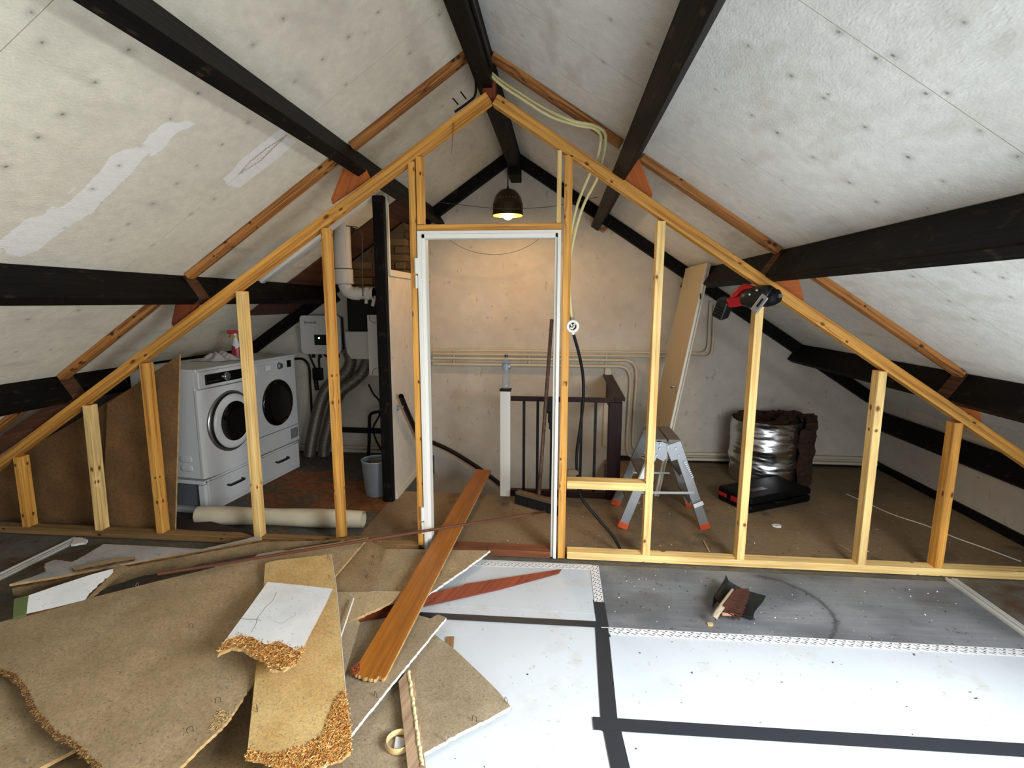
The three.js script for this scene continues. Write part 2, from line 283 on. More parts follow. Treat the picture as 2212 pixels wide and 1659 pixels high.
structure('wall_right', at(box(0.06, 0.72, ZB - ZG, 0, 'z'), KNEE_R + 0.03, 0.34, (ZB + ZG) / 2), M.wall, 'low white wall under the right slope');
structure('wall_left', at(box(0.06, 0.72, ZB - ZG, 0, 'z'), KNEE_L - 0.03, 0.32, (ZB + ZG) / 2), M.wall, 'low white wall under the left slope');
structure('baseboard_right', at(box(0.018, 0.07, ZB - ZG, 0.003, 'z'), KNEE_R - 0.009, 0.035, (ZB + ZG) / 2), M.blackPlain, 'black skirting along the low wall');
structure('baseboard_back', at(box(KNEE_R - 0.56, 0.05, 0.016, 0.003), (KNEE_R + 0.56) / 2, 0.025, ZG + 0.008), M.blackPlain, 'black skirting under the heating pipes');

// ---------- floors
const hardTex = dataTex(1024, 1024, (u, v) => { const n = fbm(u, v, 4, 4, 4, 401), f = fbm(u, v, 120, 120, 2, 403), d = fbm(u, v, 14, 14, 4, 407), h = hash(u * 1024 | 0, v * 1024 | 0, 9); let c = mix3([146, 122, 90], [122, 100, 72], clamp((n - 0.3) * 2)).map((x) => x * (0.9 + 0.14 * f + 0.08 * (h - 0.5))); if (d > 0.62) c = mix3(c, [92, 76, 58], clamp((d - 0.62) * 3.5)); if (h > 0.9985) c = [206, 196, 176]; return c; }, true, [2, 2]);
M.hard = std({ map: hardTex, bumpMap: grainBump, bumpScale: 0.0008, roughness: 0.85 });
const utilTex = dataTex(512, 512, (u, v) => { const n = fbm(u, v, 3, 3, 4, 421), f = fbm(u, v, 60, 60, 3, 423); return mix3([128, 74, 30], [84, 78, 70], clamp((n - 0.42) * 7)).map((x) => x * (0.75 + 0.5 * f)); }, true, [1.7, 1.7]);
M.util = std({ map: utilTex, bumpMap: grainBump, bumpScale: 0.001, roughness: 0.85 });
const subTex = dataTex(512, 512, (u, v) => { const n = fbm(u, v, 4, 4, 5, 431), f = fbm(u, v, 70, 70, 2, 433), d = fbm(u, v, 12, 12, 4, 437); let c = mix3([104, 98, 86], [84, 78, 66], clamp((n - 0.3) * 2)).map((x) => x * (0.85 + 0.25 * f)); if (d > 0.6) c = mix3(c, [86, 62, 42], clamp((d - 0.6) * 5)); return c; }, true, [1.4, 1.4]);
M.sub = std({ map: subTex, bumpMap: grainBump, bumpScale: 0.001, roughness: 0.88 });
const HOLE = { x0: -1.31, x1: 0.47, z0: ZG, z1: -4.2 };
function floorPoly(name, pts, t, m, y, label) {
  const g = slab(pts.map(([x, z]) => V(x, y, z)), t, { dir: V(1, 0, 0) }), p = g.attributes.position;
  const uv = g.attributes.uv; for (let i = 0; i < p.count; i++) uv.setXY(i, p.getX(i), p.getZ(i));
  return structure(name, g, m, label);
}
floorPoly('floor', [[KNEE_L, ZB], [KNEE_R, ZB], [KNEE_R, ZG], [HOLE.x1, ZG], [HOLE.x1, HOLE.z1], [HOLE.x0, HOLE.z1], [HOLE.x0, ZG], [KNEE_L, ZG]], 0.2, M.sub, -0.006, 'grey worn floor of the attic');
floorPoly('floor_hardboard', [[-1.36, -3.19], [KNEE_R, -3.19], [KNEE_R, ZG], [HOLE.x1, ZG], [HOLE.x1, HOLE.z1], [-1.36, HOLE.z1]], 0.005, M.hard, 0, 'brown dusty hardboard floor behind the stud wall');
floorPoly('floor_utility', [[KNEE_L, -3.2], [-1.362, -3.2], [-1.362, ZG], [KNEE_L, ZG]], 0.004, M.util, -0.001, 'stained rust-brown and grey floor around the washing machines');
// ---------- stairwell below the floor
{
  const g = structGroup('stairwell', 'pale walls of the stairwell below floor level'), y0 = -1.6, y1 = -0.2;
  mesh('stair_wall', at(box(0.06, y1 - y0, 1.1, 0), HOLE.x0 - 0.03, (y0 + y1) / 2, (HOLE.z0 + HOLE.z1) / 2), M.wall, g);
  mesh('stair_wall', at(box(0.06, y1 - y0, 1.1, 0), HOLE.x1 + 0.03, (y0 + y1) / 2, (HOLE.z0 + HOLE.z1) / 2), M.wall, g);
  mesh('stair_wall', at(box(HOLE.x1 - HOLE.x0, y1 - y0, 0.06, 0), (HOLE.x0 + HOLE.x1) / 2, (y0 + y1) / 2, HOLE.z1 + 0.03), M.wall, g);
  for (let i = 0; i < 5; i++) mesh('stair_tread', at(box(0.3, 0.04, 1.04, 0.004, 'z'), HOLE.x0 + 0.16 + i * 0.25, -0.62 - i * 0.19, (HOLE.z0 + HOLE.z1) / 2), M.oldPine, g);
  mesh('stair_bottom', at(box(2.1, 0.05, 1.3, 0), -0.4, -1.62, -4.75), M.sub, g);
}

// ---------- black roof timbers
function purlin(name, label, side, contact, bareBand, wd = 0.062) {
  const up = side === 'L' ? upL : upR, n = side === 'L' ? nL : nR;
  const c = V(contact[0], contact[1], 0).addScaledVector(up, -wd / 2).addScaledVector(n, 0.0895);
  const t = thing(name, label, 'beam');
  mesh('timber', bar(V(c.x, c.y, ZG + 0.002), V(c.x, c.y, ZB - 0.002), wd, 0.178, n, 0.006), M.black, t);
  if (bareBand) mesh('bare_band', bar(V(c.x, c.y, -3.25).addScaledVector(n, 0.001), V(c.x, c.y, -3.14).addScaledVector(n, 0.001), 0.066, 0.178, n, 0.004), M.bareWood, t);
  return { t, c, up, n };
}
const PUL = purlin('roof_purlin', 'black purlin on the left slope, next to the ridge beam', 'L', [-1.251, 2.504], false);
const PML = purlin('roof_purlin', 'black purlin on the left slope, halfway down above the leaning boards', 'L', [-2.346, 1.756], true);
const PLL = purlin('roof_purlin', 'lowest black purlin on the left slope, near the floor', 'L', [-3.293, 1.109], true);
const PUR = purlin('roof_purlin', 'black purlin on the right slope, next to the ridge beam', 'R', [0.368, 2.462], false, 0.082);
const PMR = purlin('roof_purlin', 'black purlin on the right slope, just above the red saw', 'R', [1.232, 1.893], true);
const PLR = purlin('roof_purlin', 'black purlin low on the right slope, above the insulation roll', 'R', [2.275, 1.207], true);
{
  const t = thing('ridge_beam', 'black ridge beam along the peak of the roof', 'beam');
  mesh('timber', at(box(0.085, 0.2, ZB - ZG - 0.01, 0.005, 'z'), -0.448, 2.885, (ZB + ZG) / 2), M.black, t);
  mesh('cable_duct', at(box(0.016, 0.03, ZB + 3.05, 0.004, 'z'), -0.398, 2.86, (ZB - 3.05) / 2), M.blackPlain, t);
  mesh('end_block', at(box(0.1, 0.13, 0.34, 0.006, 'z'), -0.448, 2.79, -5.12), M.black, t);
  const w = thing('wall_plate', 'black timber plate along the top of the low right wall', 'beam');
  mesh('timber', bar(V(3.04, 0.485, ZG + 0.01), V(3.04, 0.485, ZB - 0.01), 0.06, 0.17, nR, 0.006), M.black, w);
  // rafters against the gable
  for (const [s, a, b, lab] of [['L', -0.50, -3.9, 'black rafter against the gable on the washing machine side'], ['R', -0.40, 3.0, 'black rafter against the gable over the insulation roll']]) {
    const y = s === 'L' ? yL : yR, n = s === 'L' ? nL : nR, o = (x) => V(x, y(x), ZG + 0.045).addScaledVector(n, 0.052);
    single('gable_rafter', bar(o(a), o(b), 0.085, 0.1, n, 0.005), M.black, lab, 'beam');
  }
}
// ---------- the stripped stud wall
const pine2 = [M.pine, M.pineB];
function framing(name, label, geo, m, group) { return single(name, geo, m, label, 'timber', group); }
{
  const RL = (x) => 2.766 + 0.6595 * (x + 0.423), RR = (x) => 2.766 - 0.661 * (x + 0.405), zc = ZF - 0.035;
  const th = 0.03;   // half depth of the sloping member, measured square to it
  const nl = V(0.6595, -1, 0).normalize(), nr = V(-0.661, -1, 0).normalize();
  const pl = (x) => V(x, RL(x), zc).addScaledVector(nl, th), pr = (x) => V(x, RR(x), zc).addScaledVector(nr, th);
  framing('wall_rafter', 'sloping yellow pine head of the stud wall, washing machine side', bar(pl(-0.44), pl(-3.95), 0.07, 0.06, nl), M.pine);
  framing('wall_rafter', 'sloping yellow pine head of the stud wall, ladder side', bar(pr(-0.37), pr(2.98), 0.07, 0.06, nr), M.pine);
  // studs: [top px, bottom px] of the outer front edge, side of that edge
  const studs = [
    [[27, 988], [48, 1140], -1, 'shortest stud of the bare wall, beside the low eaves'],
    [[176, 868], [205, 1145], -1, 'second shortest stud, in front of the leaning brown board'],
    [[299, 782], [338, 1152], -1, 'knotty stud nearest the free edge of the leaning brown board'],
    [[507, 617], [548, 1155], -1, 'stud in front of the gap between washer and dryer'],
    [[691, 478], [726, 1157], -1, 'stud in front of the white inverter and foil ducts'],
    [[1439, 470], [1404, 1203], 1, 'stud in front of the stepladder, holding the short noggin'],
    [[1651, 665], [1608, 1212], 1, 'pale stud under the red saw'],
    [[1919, 792], [1870, 1225], 1, 'stud beside the loose white cord, next to the insulation roll'],
    [[2084, 905], [2036, 1235], 1, 'short stud by the low right wall']];
  studs.forEach(([a, b, s, lab], i) => {
    const A = onZ(...a, ZF), B = onZ(...b, ZF), w = i === 0 ? 0.05 : 0.046, off = -s * w / 2;
    A.x += off; B.x += off; A.y = (A.x < -0.42 ? RL(A.x) : RR(A.x)) - 0.082; B.y = 0.046; A.z = B.z = zc;
    const m = i === 6 || i === 5 ? M.pineB : pine2[i % 2];
    framing('wall_stud', lab, bar(B, A, w, 0.07, V(0, 0, 1)), m, 'studs of the bare wall');
  });
  // door studs, header, sills, noggin
  const dl0 = onZ(884, 330, ZF), dl1 = onZ(908, 1175, ZF), dr0 = onZ(1230, 330, ZF), dr1 = onZ(1214, 1203, ZF);
  const xl = (y) => dl0.x + (dl1.x - dl0.x) * (dl0.y - y) / (dl0.y - dl1.y), xr = (y) => dr0.x + (dr1.x - dr0.x) * (dr0.y - y) / (dr0.y - dr1.y);
  const xa = -0.872, xb = 0.018;
  framing('door_stud', 'full-height pine stud on the stairs side of the doorway, against the white frame', bar(V(xa + 0.0, 0.046, zc), V(xa - 0.002, RL(xa) - 0.075, zc), 0.04, 0.07, V(0, 0, 1)), M.pine);
  framing('door_stud', 'full-height pine stud on the ladder side of the doorway, carrying the junction box', bar(V(xb + 0.008, 0.0, zc), V(xb + 0.012, RR(xb) - 0.075, zc), 0.046, 0.07, V(0, 0, 1)), M.pine);
  framing('door_stud', 'short pine stud above the header, stairs side', bar(V(-0.83, 2.045, zc), V(-0.83, RL(-0.83) - 0.075, zc), 0.036, 0.07, V(0, 0, 1)), M.pine);
  framing('door_stud', 'short pine stud above the header, junction box side', bar(V(-0.022, 2.045, zc), V(-0.022, RR(-0.022) - 0.075, zc), 0.026, 0.07, V(0, 0, 1)), M.pineB);
  framing('door_header', 'pine header lying on top of the white door frame', bar(V(-0.85, 2.026, zc), V(-0.004, 2.026, zc), 0.07, 0.036), M.pine);
  framing('sill_plate', 'pine floor plate of the stud wall on the washing machine side', bar(V(-3.98, 0.023, zc), V(-0.89, 0.023, zc), 0.075, 0.046), M.dustPine = std({ map: woodTex([132, 100, 58], [98, 70, 38], [150, 118, 76], 97, 6), roughness: 0.85 }));
  framing('sill_plate', 'pale pine floor plate of the stud wall on the ladder side', bar(V(0.062, 0.024, zc), V(3.05, 0.024, zc), 0.075, 0.048), M.pineB);
  const n0 = onZ(1219, 1048, ZF), n1 = onZ(1396, 1057, ZF);
  framing('noggin', 'short horizontal pine noggin beside the doorway', bar(V(0.053, n0.y + 0.002, zc - 0.01), V(n1.x - 0.002, n0.y + 0.002, zc - 0.01), 0.088, 0.05), M.pineB);
  // white door frame
  const df = thing('door_frame', 'white painted door frame standing in the stud wall', 'door frame', [0, 0, ZF]);
  const fw = 0.05;
  const jamb = (x0, x1) => { for (const [w, z, d] of [[1, -0.045, 0.075], [0.55, 0.002, 0.022]]) { const s = x0 < -0.4 ? 1 : -1, c = x0 < -0.4 ? x0 + (x1 - x0) * w / 2 : x1 - (x1 - x0) * w / 2; mesh('jamb', at(box((x1 - x0) * w, 1.99, d, 0.004, 'y'), c, 0.997, z), M.whitePaint, df); void s; } };
  jamb(-0.848, -0.804); jamb(-0.042, -0.006);
  mesh('head', at(box(0.842, 0.042, 0.075, 0.004), -0.427, 1.984, -0.045), M.whitePaint, df);
  mesh('head_stop', at(box(0.842, 0.018, 0.022, 0.003), -0.427, 1.997, 0.002), M.whitePaint, df);
  for (const y of [1.76, 0.22]) { mesh('hinge', cyl(V(-0.856, y, 0.012), V(-0.856, y + 0.09, 0.012), 0.011), M.whitePaint, df); mesh('hinge', cyl(V(-0.856, y - 0.085, 0.014), V(-0.856, y - 0.01, 0.014), 0.008), M.whitePaint, df); }
  framing('door_threshold', 'red-brown wooden threshold between the door jambs', bar(V(-0.803, 0.021, zc - 0.01), V(-0.043, 0.021, zc - 0.01), 0.1, 0.042), (M.threshold = std({ map: woodTex([118, 66, 36], [84, 44, 26], [138, 82, 48], 91, 0), roughness: 0.7 })));
  // battens left on the ceiling boards above the wall
  const bat = (s, x0, x1, lab) => { const y = s === 'L' ? yL : yR, n = s === 'L' ? nL : nR, o = (x) => V(x, y(x), zc).addScaledVector(n, 0.02); framing('ceiling_batten', lab, bar(o(x0), o(x1), 0.068, 0.04, n), M.oldPine, 'battens left on the ceiling'); };
  bat('L', -0.52, -1.245, 'knotty brown ceiling batten beside the ridge beam, left slope'); bat('L', -1.325, -2.33, 'long knotty brown ceiling batten on the left slope, between upper and middle purlins');
  bat('L', -2.425, -3.285, 'knotty brown ceiling batten on the left slope, between middle and lowest purlins'); bat('L', -3.37, -3.95, 'brown ceiling batten by the low left wall');
  bat('R', -0.39, 0.33, 'knotty brown ceiling batten with the yellow conduits under it'); bat('R', 0.445, 1.22, 'knotty brown ceiling batten on the right slope, between upper and middle purlins');
  bat('R', 1.31, 2.26, 'knotty brown ceiling batten on the right slope, between middle and lower purlins'); bat('R', 2.35, 3.0, 'brown ceiling batten by the low right wall');
  // plywood gussets closing the gaps round the purlins
  const gus = (pix, lab, m = M.gusset, z = ZF - 0.03) => framing('plywood_gusset', lab, slab(pix.map(([x, y]) => onZ(x, y, z)), 0.012, { face: V(0, 0, 1) }), m, 'plywood gussets under the purlins');
  gus([[741, 362], [715, 430], [718, 440], [800, 385], [790, 365], [764, 372]], 'orange plywood gusset under the upper left purlin');
  gus([[1376, 330], [1410, 418], [1407, 428], [1340, 386], [1346, 372]], 'orange plywood gusset under the upper right purlin');
  gus([[380, 652], [370, 698], [374, 706], [425, 668], [430, 655], [414, 650]], 'red-brown plywood gusset under the middle left purlin', M.gussetRed = std({ map: woodTex([120, 52, 22], [84, 34, 14], [138, 66, 30], 85, 1, 0.8), roughness: 0.75 }));
  gus([[1668, 600], [1724, 600], [1736, 639], [1734, 656], [1690, 630]], 'orange plywood gusset under the middle right purlin');
  gus([[2060, 870], [2117, 888], [2121, 917], [2120, 925], [2070, 893]], 'orange plywood gusset under the lower right purlin');
  gus([[160, 862], [95, 880], [10, 935], [-40, 985], [-30, 1000], [170, 862]], 'dark brown plywood gusset under the lowest left purlin', M.bareWood);
  single('king_block', at(box(0.075, 0.12, 0.06, 0.004, 'y'), -0.425, 2.79, ZF - 0.06), M.gussetRed, 'red-brown wooden block between ridge beam and stud wall peak', 'timber');
}

// ---------- underlay sheets, tapes and edge profiles on the front floor
const sheetTex = dataTex(1024, 1024, (u, v) => { const n = fbm(u, v, 4, 4, 4, 501), m = fbm(u, v, 18, 18, 4, 503), d = fbm(u, v, 90, 90, 2, 507), h = hash(u * 1024 | 0, v * 1024 | 0, 21); let c = mix3([207, 213, 219], [196, 202, 208], clamp((n - 0.3) * 2)); if (m > 0.6) c = mix3(c, [196, 196, 192], clamp((m - 0.6) * 2.5)); if (d > 0.77 && m > 0.5) c = mix3(c, [186, 182, 176], clamp((d - 0.77) * 6)); if (h > 0.9997) c = [150, 142, 130]; return c; }, true, [1.7, 1.7]);
M.sheet = std({ map: sheetTex, roughness: 0.5, bumpMap: grainBump, bumpScale: 0.0003 });
const arcP = [[1640, 1246], [1686, 1256], [1735, 1277], [1773, 1301], [1795, 1323], [1807, 1345], [1804, 1365], [1794, 1382]].map(([x, y]) => onFloor(x, y));
function arcDist(x, z) { let b = 9; for (let i = 0; i + 1 < arcP.length; i++) { const a = arcP[i], c = arcP[i + 1], dx = c.x - a.x, dz = c.z - a.z, t = clamp(((x - a.x) * dx + (z - a.z) * dz) / (dx * dx + dz * dz)); b = Math.min(b, Math.hypot(x - a.x - dx * t, z - a.z - dz * t)); } return b; }
const greyTex = dataTex(2048, 640, (u, v) => { const x = 0.24 + u * 2.04, z = -3.06 + v * 0.66; const n = fbm(u, v, 8, 3, 5, 521), s = fbm(u, v, 9, 46, 4, 523), h = hash(u * 2048 | 0, v * 640 | 0, 31), d = fbm(u, v, 80, 26, 3, 527); let c = mix3([132, 134, 137], [100, 102, 106], clamp((n - 0.32) * 2.6)).map((q) => q * (0.93 + 0.14 * s)); const r = x > 1.0 && x < 2.0 ? arcDist(x, z) + 0.012 * (s - 0.5) : 9; c = mix3(c, [54, 54, 56], 0.5 * Math.exp(-((r / 0.011) ** 2)) + 0.22 * Math.exp(-((r / 0.04) ** 2)) * s); if (d > 0.75) c = mix3(c, [70, 68, 66], clamp((d - 0.75) * 5)); if (h > 0.9994) c = [214, 212, 206]; return c; }, true, [1, 1]);
M.greySheet = std({ map: greyTex, roughness: 0.55, bumpMap: grainBump, bumpScale: 0.0004 });
M.tape = std({ color: 0x2a2d33, roughness: 0.35 });
const tapePrint = canvasTex(1024, 128, (c, w, h) => { c.fillStyle = '#e9e8e9'; c.fillRect(0, 0, w, h); c.strokeStyle = c.fillStyle = '#2c2a2e'; c.lineWidth = 9; for (let i = -1; i < 13; i++) for (let k = 0; k < 2; k++) { const x = i * 85.34 + k * 42, y = k * 60 + 8; c.beginPath(); c.moveTo(x + 58, y + 2); c.lineTo(x + 12, y + 34); c.stroke(); c.beginPath(); c.ellipse(x + 66, y + 40, 13, 9, 0, 0, 7); c.fill(); } });
tapePrint.wrapS = THREE.RepeatWrapping;
M.tapePrint = std({ map: tapePrint, roughness: 0.45 });
function floorRect(x0, x1, z0, z1, top, t, m, name, label, cat, group, unit) {
  const g = at(box(x1 - x0, t, z1 - z0, 0), (x0 + x1) / 2, top - t / 2, (z0 + z1) / 2), p = g.attributes.position, uv = g.attributes.uv;
  for (let i = 0; i < p.count; i++) uv.setXY(i, unit ? (p.getX(i) - x0) / (x1 - x0) : p.getX(i), unit ? (p.getZ(i) - z0) / (z1 - z0) : p.getZ(i));
  return single(name, g, m, label, cat, group);
}
floorRect(-1.9, 0.213, -3.062, -2.545, 0.004, 0.01, M.sheet, 'underlay_sheet', 'white underlay sheet in front of the door threshold', 'underlay', 'white underlay sheets');
floorRect(-1.9, 0.213, -2.541, -1.3, 0.004, 0.01, M.sheet, 'underlay_sheet', 'white underlay sheet beside the heap of boards', 'underlay', 'white underlay sheets');
floorRect(-1.9, 0.213, -1.296, 0.0, 0.004, 0.01, M.sheet, 'underlay_sheet', 'white underlay sheet reaching out under the torn brown boards', 'underlay', 'white underlay sheets');
floorRect(0.217, 2.27, -2.40, -1.782, 0.004, 0.01, M.sheet, 'underlay_sheet', 'white underlay sheet between the grey sheet and the long black tape', 'underlay', 'white underlay sheets');
floorRect(0.217, 2.27, -1.778, -0.6, 0.004, 0.01, M.sheet, 'underlay_sheet', 'white underlay sheet on the open side of the long black tape', 'underlay', 'white underlay sheets');
floorRect(0.217, 2.27, -0.596, 0.6, 0.004, 0.01, M.sheet, 'underlay_sheet', 'white underlay sheet under the roof light', 'underlay', 'white underlay sheets');
floorRect(0.24, 2.28, -3.06, -2.404, 0.004, 0.01, M.greySheet, 'grey_sheet', 'scuffed grey floor sheet under the dustpan', 'underlay', null, true);
function tapeStrip(a, b, w, label, m = M.tape, y = 0.0062) {
  const A = onFloor(...a, y), B = onFloor(...b, y); const g = bar(A, B, w, 0.0012, V(0, 1, 0), 0), L = A.distanceTo(B);
  const d = B.clone().sub(A).normalize(), s = V(-d.z, 0, d.x), p = g.attributes.position, uv = g.attributes.uv;
  for (let i = 0; i < p.count; i++) { const q = V(p.getX(i), 0, p.getZ(i)).sub(V(A.x, 0, A.z)); uv.setXY(i, q.dot(d) / 0.5, 0.5 + q.dot(s) / w); }
  single('floor_tape', g, m, label, 'tape', m === M.tape ? 'black floor tapes' : 'printed white tapes');
}
tapeStrip([1293, 1296], [1306, 1375], 0.058, 'short black tape beside the corner of the grey sheet');
tapeStrip([1300, 1356], [1318, 1580], 0.064, 'black tape between the two halves of the white underlay', M.tape, 0.0074);
tapeStrip([1318, 1555], [1344, 1675], 0.066, 'black tape running on from the tape crossing', M.tape, 0.0085);
tapeStrip([880, 1327], [1298, 1349], 0.05, 'black tape from the heap of boards to the grey sheet corner', M.tape, 0.0080);
tapeStrip([1282, 1562], [2240, 1622], 0.062, 'long black tape across the white underlay on the open side', M.tape, 0.0096);
tapeStrip([1000, 1217], [1292, 1226], 0.05, 'white printed tape along the door threshold', M.tapePrint, 0.0060);
tapeStrip([1284, 1222], [1294, 1300], 0.05, 'short white printed tape between underlay and grey sheet', M.tapePrint, 0.0068);
tapeStrip([1286, 1361], [2240, 1412], 0.055, 'long white printed tape along the front of the grey sheet', M.tapePrint, 0.0064);
M.alu = std({ color: 0xb9bcc0, metalness: 0.85, roughness: 0.38 });
M.stripDark = std({ color: 0x6a6862, roughness: 0.8 });
M.aluDull = std({ color: 0xd2d1ca, metalness: 0.3, roughness: 0.6, bumpMap: grainBump, bumpScale: 0.0005 });
for (const [x, lab, z0] of [[2.262, 'pale grooved edge profile beside the grey sheet', -3.085], [-3.255, 'pale grooved edge profile by the broken white boards', -3.085]]) {
  const t = thing('edge_profile', lab, 'floor strip');
  for (const [dx, w, h] of [[0, 0.012, 0.016], [0.018, 0.01, 0.01], [0.034, 0.012, 0.014], [0.052, 0.012, 0.012]]) mesh('rib', at(box(w, h, 2.4, 0.002, 'z'), x + dx, 0.002 + h / 2, z0 + 1.2), M.aluDull, t);
  mesh('base_strip', at(box(0.07, 0.006, 2.4, 0.001, 'z'), x + 0.026, -0.001, z0 + 1.2), M.stripDark, t);
}
// ---------- pendant lamp
{
  const c = onZ(1097, 465, -4.4), t = thing('pendant_lamp', 'brown metal dome pendant lamp hanging from the ridge beam, lit', 'lamp', [c.x, c.y, c.z]);
  const R = 0.121, H = 0.205;
  const outer = [[0.012, H], [0.03, H - 0.002], [0.06, H - 0.014], [0.088, H - 0.04], [0.108, H - 0.075], [0.118, H - 0.115], [R, 0.085], [R, 0.03], [R + 0.002, 0]];
  const inner = outer.map(([x, y]) => [Math.max(0.004, x - 0.004), y - 0.003]).reverse();
  M.lampBrown = std({ color: 0x3a2a18, metalness: 0.5, roughness: 0.35 });
  M.lampGold = std({ color: 0xd9a520, metalness: 0.2, roughness: 0.4, side: THREE.DoubleSide });
  mesh('lamp_shade', lathe([...outer, [R - 0.002, -0.001]].reverse(), 48), M.lampBrown, t);
  mesh('lamp_shade_lining', lathe(inner.reverse(), 48), M.lampGold, t);
  for (let i = 0; i < 7; i++) { const a = (i - 3) * 0.22; mesh('vent_hole', at(new THREE.SphereGeometry(0.0028, 8, 6), Math.sin(a) * 0.113, 0.122, Math.cos(a) * 0.113), M.lampGold, t); }
  M.bulb = std({ color: 0xfff1d0, emissive: 0xffcf70, emissiveIntensity: 14 });
  mesh('bulb', at(new THREE.SphereGeometry(0.045, 24, 16), 0, 0.008, 0), M.bulb, t);
  mesh('socket', cyl(V(0, 0.04, 0), V(0, 0.17, 0), 0.018), M.blackPlain, t);
  mesh('ferrule', cyl(V(0, H - 0.004, 0), V(0, H + 0.02, 0), 0.01, 0.006), M.blackPlain, t);
  mesh('cord', cyl(V(0, H + 0.015, 0), V(0, 2.785 - c.y, 0), 0.004), M.blackPlain, t);
  const pl = new THREE.PointLight(0xffd49a, 0.68, 0, 2); pl.position.set(0, 0.005, 0); pl.castShadow = true; pl.shadow.radius = 2; t.add(pl);
}
// ---------- wires and conduits
M.wire = std({ color: 0x4a463f, roughness: 0.6, metalness: 0.3 });
single('slack_wire', tube([onZ(948, 437, -4.3), onZ(1000, 443, -4.3), onZ(1070, 450, -4.26), onZ(1140, 450, -4.26), onZ(1205, 444, -4.3), onZ(1290, 426, -4.35)], 0.0022, 60, 6), M.wire, 'thin grey wire strung across in front of the lamp', 'wire');
single('slack_wire', tube([onZ(930, 478, -4.9), onZ(968, 516, -4.9), onZ(1010, 540, -4.9), onZ(1068, 550, -4.9), onZ(1120, 541, -4.9), onZ(1165, 516, -4.9), onZ(1205, 475, -4.9)], 0.0022, 60, 6), M.wire, 'thin slack wire sagging below the lamp', 'wire');
M.conduit = std({ color: 0xd8cf98, roughness: 0.5 });
const cz = -3.165;
single('conduit', tube([onZ(1046, 142, cz), onZ(1070, 165, cz), onZ(1120, 200, cz), onZ(1180, 236, cz), onZ(1240, 262, cz + 0.06), onZ(1285, 272, cz + 0.06), onZ(1306, 286, cz + 0.06), onZ(1309, 305, cz + 0.06), onZ(1302, 345, cz - 0.02), onZ(1290, 385, cz - 0.03), onZ(1262, 440, cz - 0.03), onZ(1243, 500, cz - 0.04), onZ(1231, 570, cz - 0.03), onZ(1231, 640, cz - 0.01), onZ(1235, 692, cz)], 0.0085, 120, 10), M.conduit, 'pale yellow conduit running from the ridge to the junction box', 'conduit');
single('conduit', tube([onZ(1054, 158, cz + 0.02), onZ(1085, 185, cz + 0.02), onZ(1130, 215, cz + 0.02), onZ(1190, 252, cz + 0.02), onZ(1250, 271, cz + 0.06), onZ(1282, 277, cz + 0.06), onZ(1297, 290, cz + 0.06), onZ(1297, 312, cz + 0.06), onZ(1288, 345, cz - 0.02), onZ(1270, 385, cz - 0.03), onZ(1248, 440, cz - 0.03), onZ(1234, 500, cz - 0.03), onZ(1227, 560, cz - 0.02), onZ(1227, 590, cz - 0.015)], 0.0085, 120, 10), M.conduit, 'pale yellow conduit ending half way down the door stud', 'conduit');
{
  const c = onZ(1237, 705, -3.13), t = thing('junction_box', 'round white open junction box on the door stud', 'junction box', [c.x, c.y, c.z]);
  const w = std({ color: 0xe8e6dc, roughness: 0.4 });
  mesh('ring', new THREE.TorusGeometry(0.03, 0.009, 12, 32), w, t);
  const b = new THREE.CylinderGeometry(0.036, 0.036, 0.045, 32, 1, true); b.rotateX(Math.PI / 2).translate(0, 0, -0.022); mesh('housing', b, std({ color: 0xa9a594, roughness: 0.5, side: THREE.DoubleSide }), t);
  mesh('inside', new THREE.CircleGeometry(0.028, 24).translate(0, 0, -0.012), M.blackPlain, t);
  for (const [x, y, a] of [[-0.008, 0.008, 0.5], [0.006, -0.004, -0.7], [-0.006, -0.012, 1.2], [0.012, 0.012, 2]]) mesh('terminal', new THREE.CapsuleGeometry(0.005, 0.012, 4, 8).rotateZ(a).translate(x, y, -0.004), w, t);
  mesh('cable_entry', cyl(V(0.004, -0.05, -0.02), V(0.003, -0.03, -0.02), 0.011), w, t); mesh('conduit_entry', cyl(V(-0.004, 0.03, -0.02), V(-0.004, 0.052, -0.02), 0.013), std({ color: 0x8d8674 }), t);
}
M.rubber = phys({ color: 0x0f1011, roughness: 0.5, specularIntensity: 0.35 });
single('power_cable', tube([onZ(1239, 722, -3.15), onZ(1250, 762, -3.17), onZ(1259, 810, -3.21), onZ(1260, 860, -3.235), onZ(1254, 920, -3.24), onZ(1246, 980, -3.245), onZ(1248, 1040, -3.25), onZ(1256, 1075, -3.26), onZ(1290, 1118, -3.25), onZ(1325, 1160, -3.235), onZ(1342, 1190, -3.225)], 0.0095, 110, 10), M.rubber, 'thick black cable hanging from the junction box to the floor', 'cable');
single('cable_stub', tube([onZ(1222, 862 - 35, -3.12), onZ(1224, 825, -3.1), onZ(1223, 834, -3.1)], 0.004, 12, 6), M.oldPine, 'small bent nail sticking out of the door stud', 'nail');
single('bent_bracket', tube([onZ(982, 242, -3.16), onZ(1010, 222, -3.16), onZ(1026, 206, -3.16), onZ(1027, 160, -3.16)], 0.007, 40, 8), M.blackPlain, 'black metal strap bent round the ridge beam', 'strap');
for (const [a, b, lab] of [[[990, 226], [978, 212], 'long black nail at the lower end of the bent metal strap'], [[1007, 214], [995, 198], 'long black nail half way along the bent metal strap']]) single('long_nail', cyl(onZ(...a, -3.15), onZ(...b, -3.15), 0.004), M.blackPlain, lab, 'nail', 'long nails near the peak');
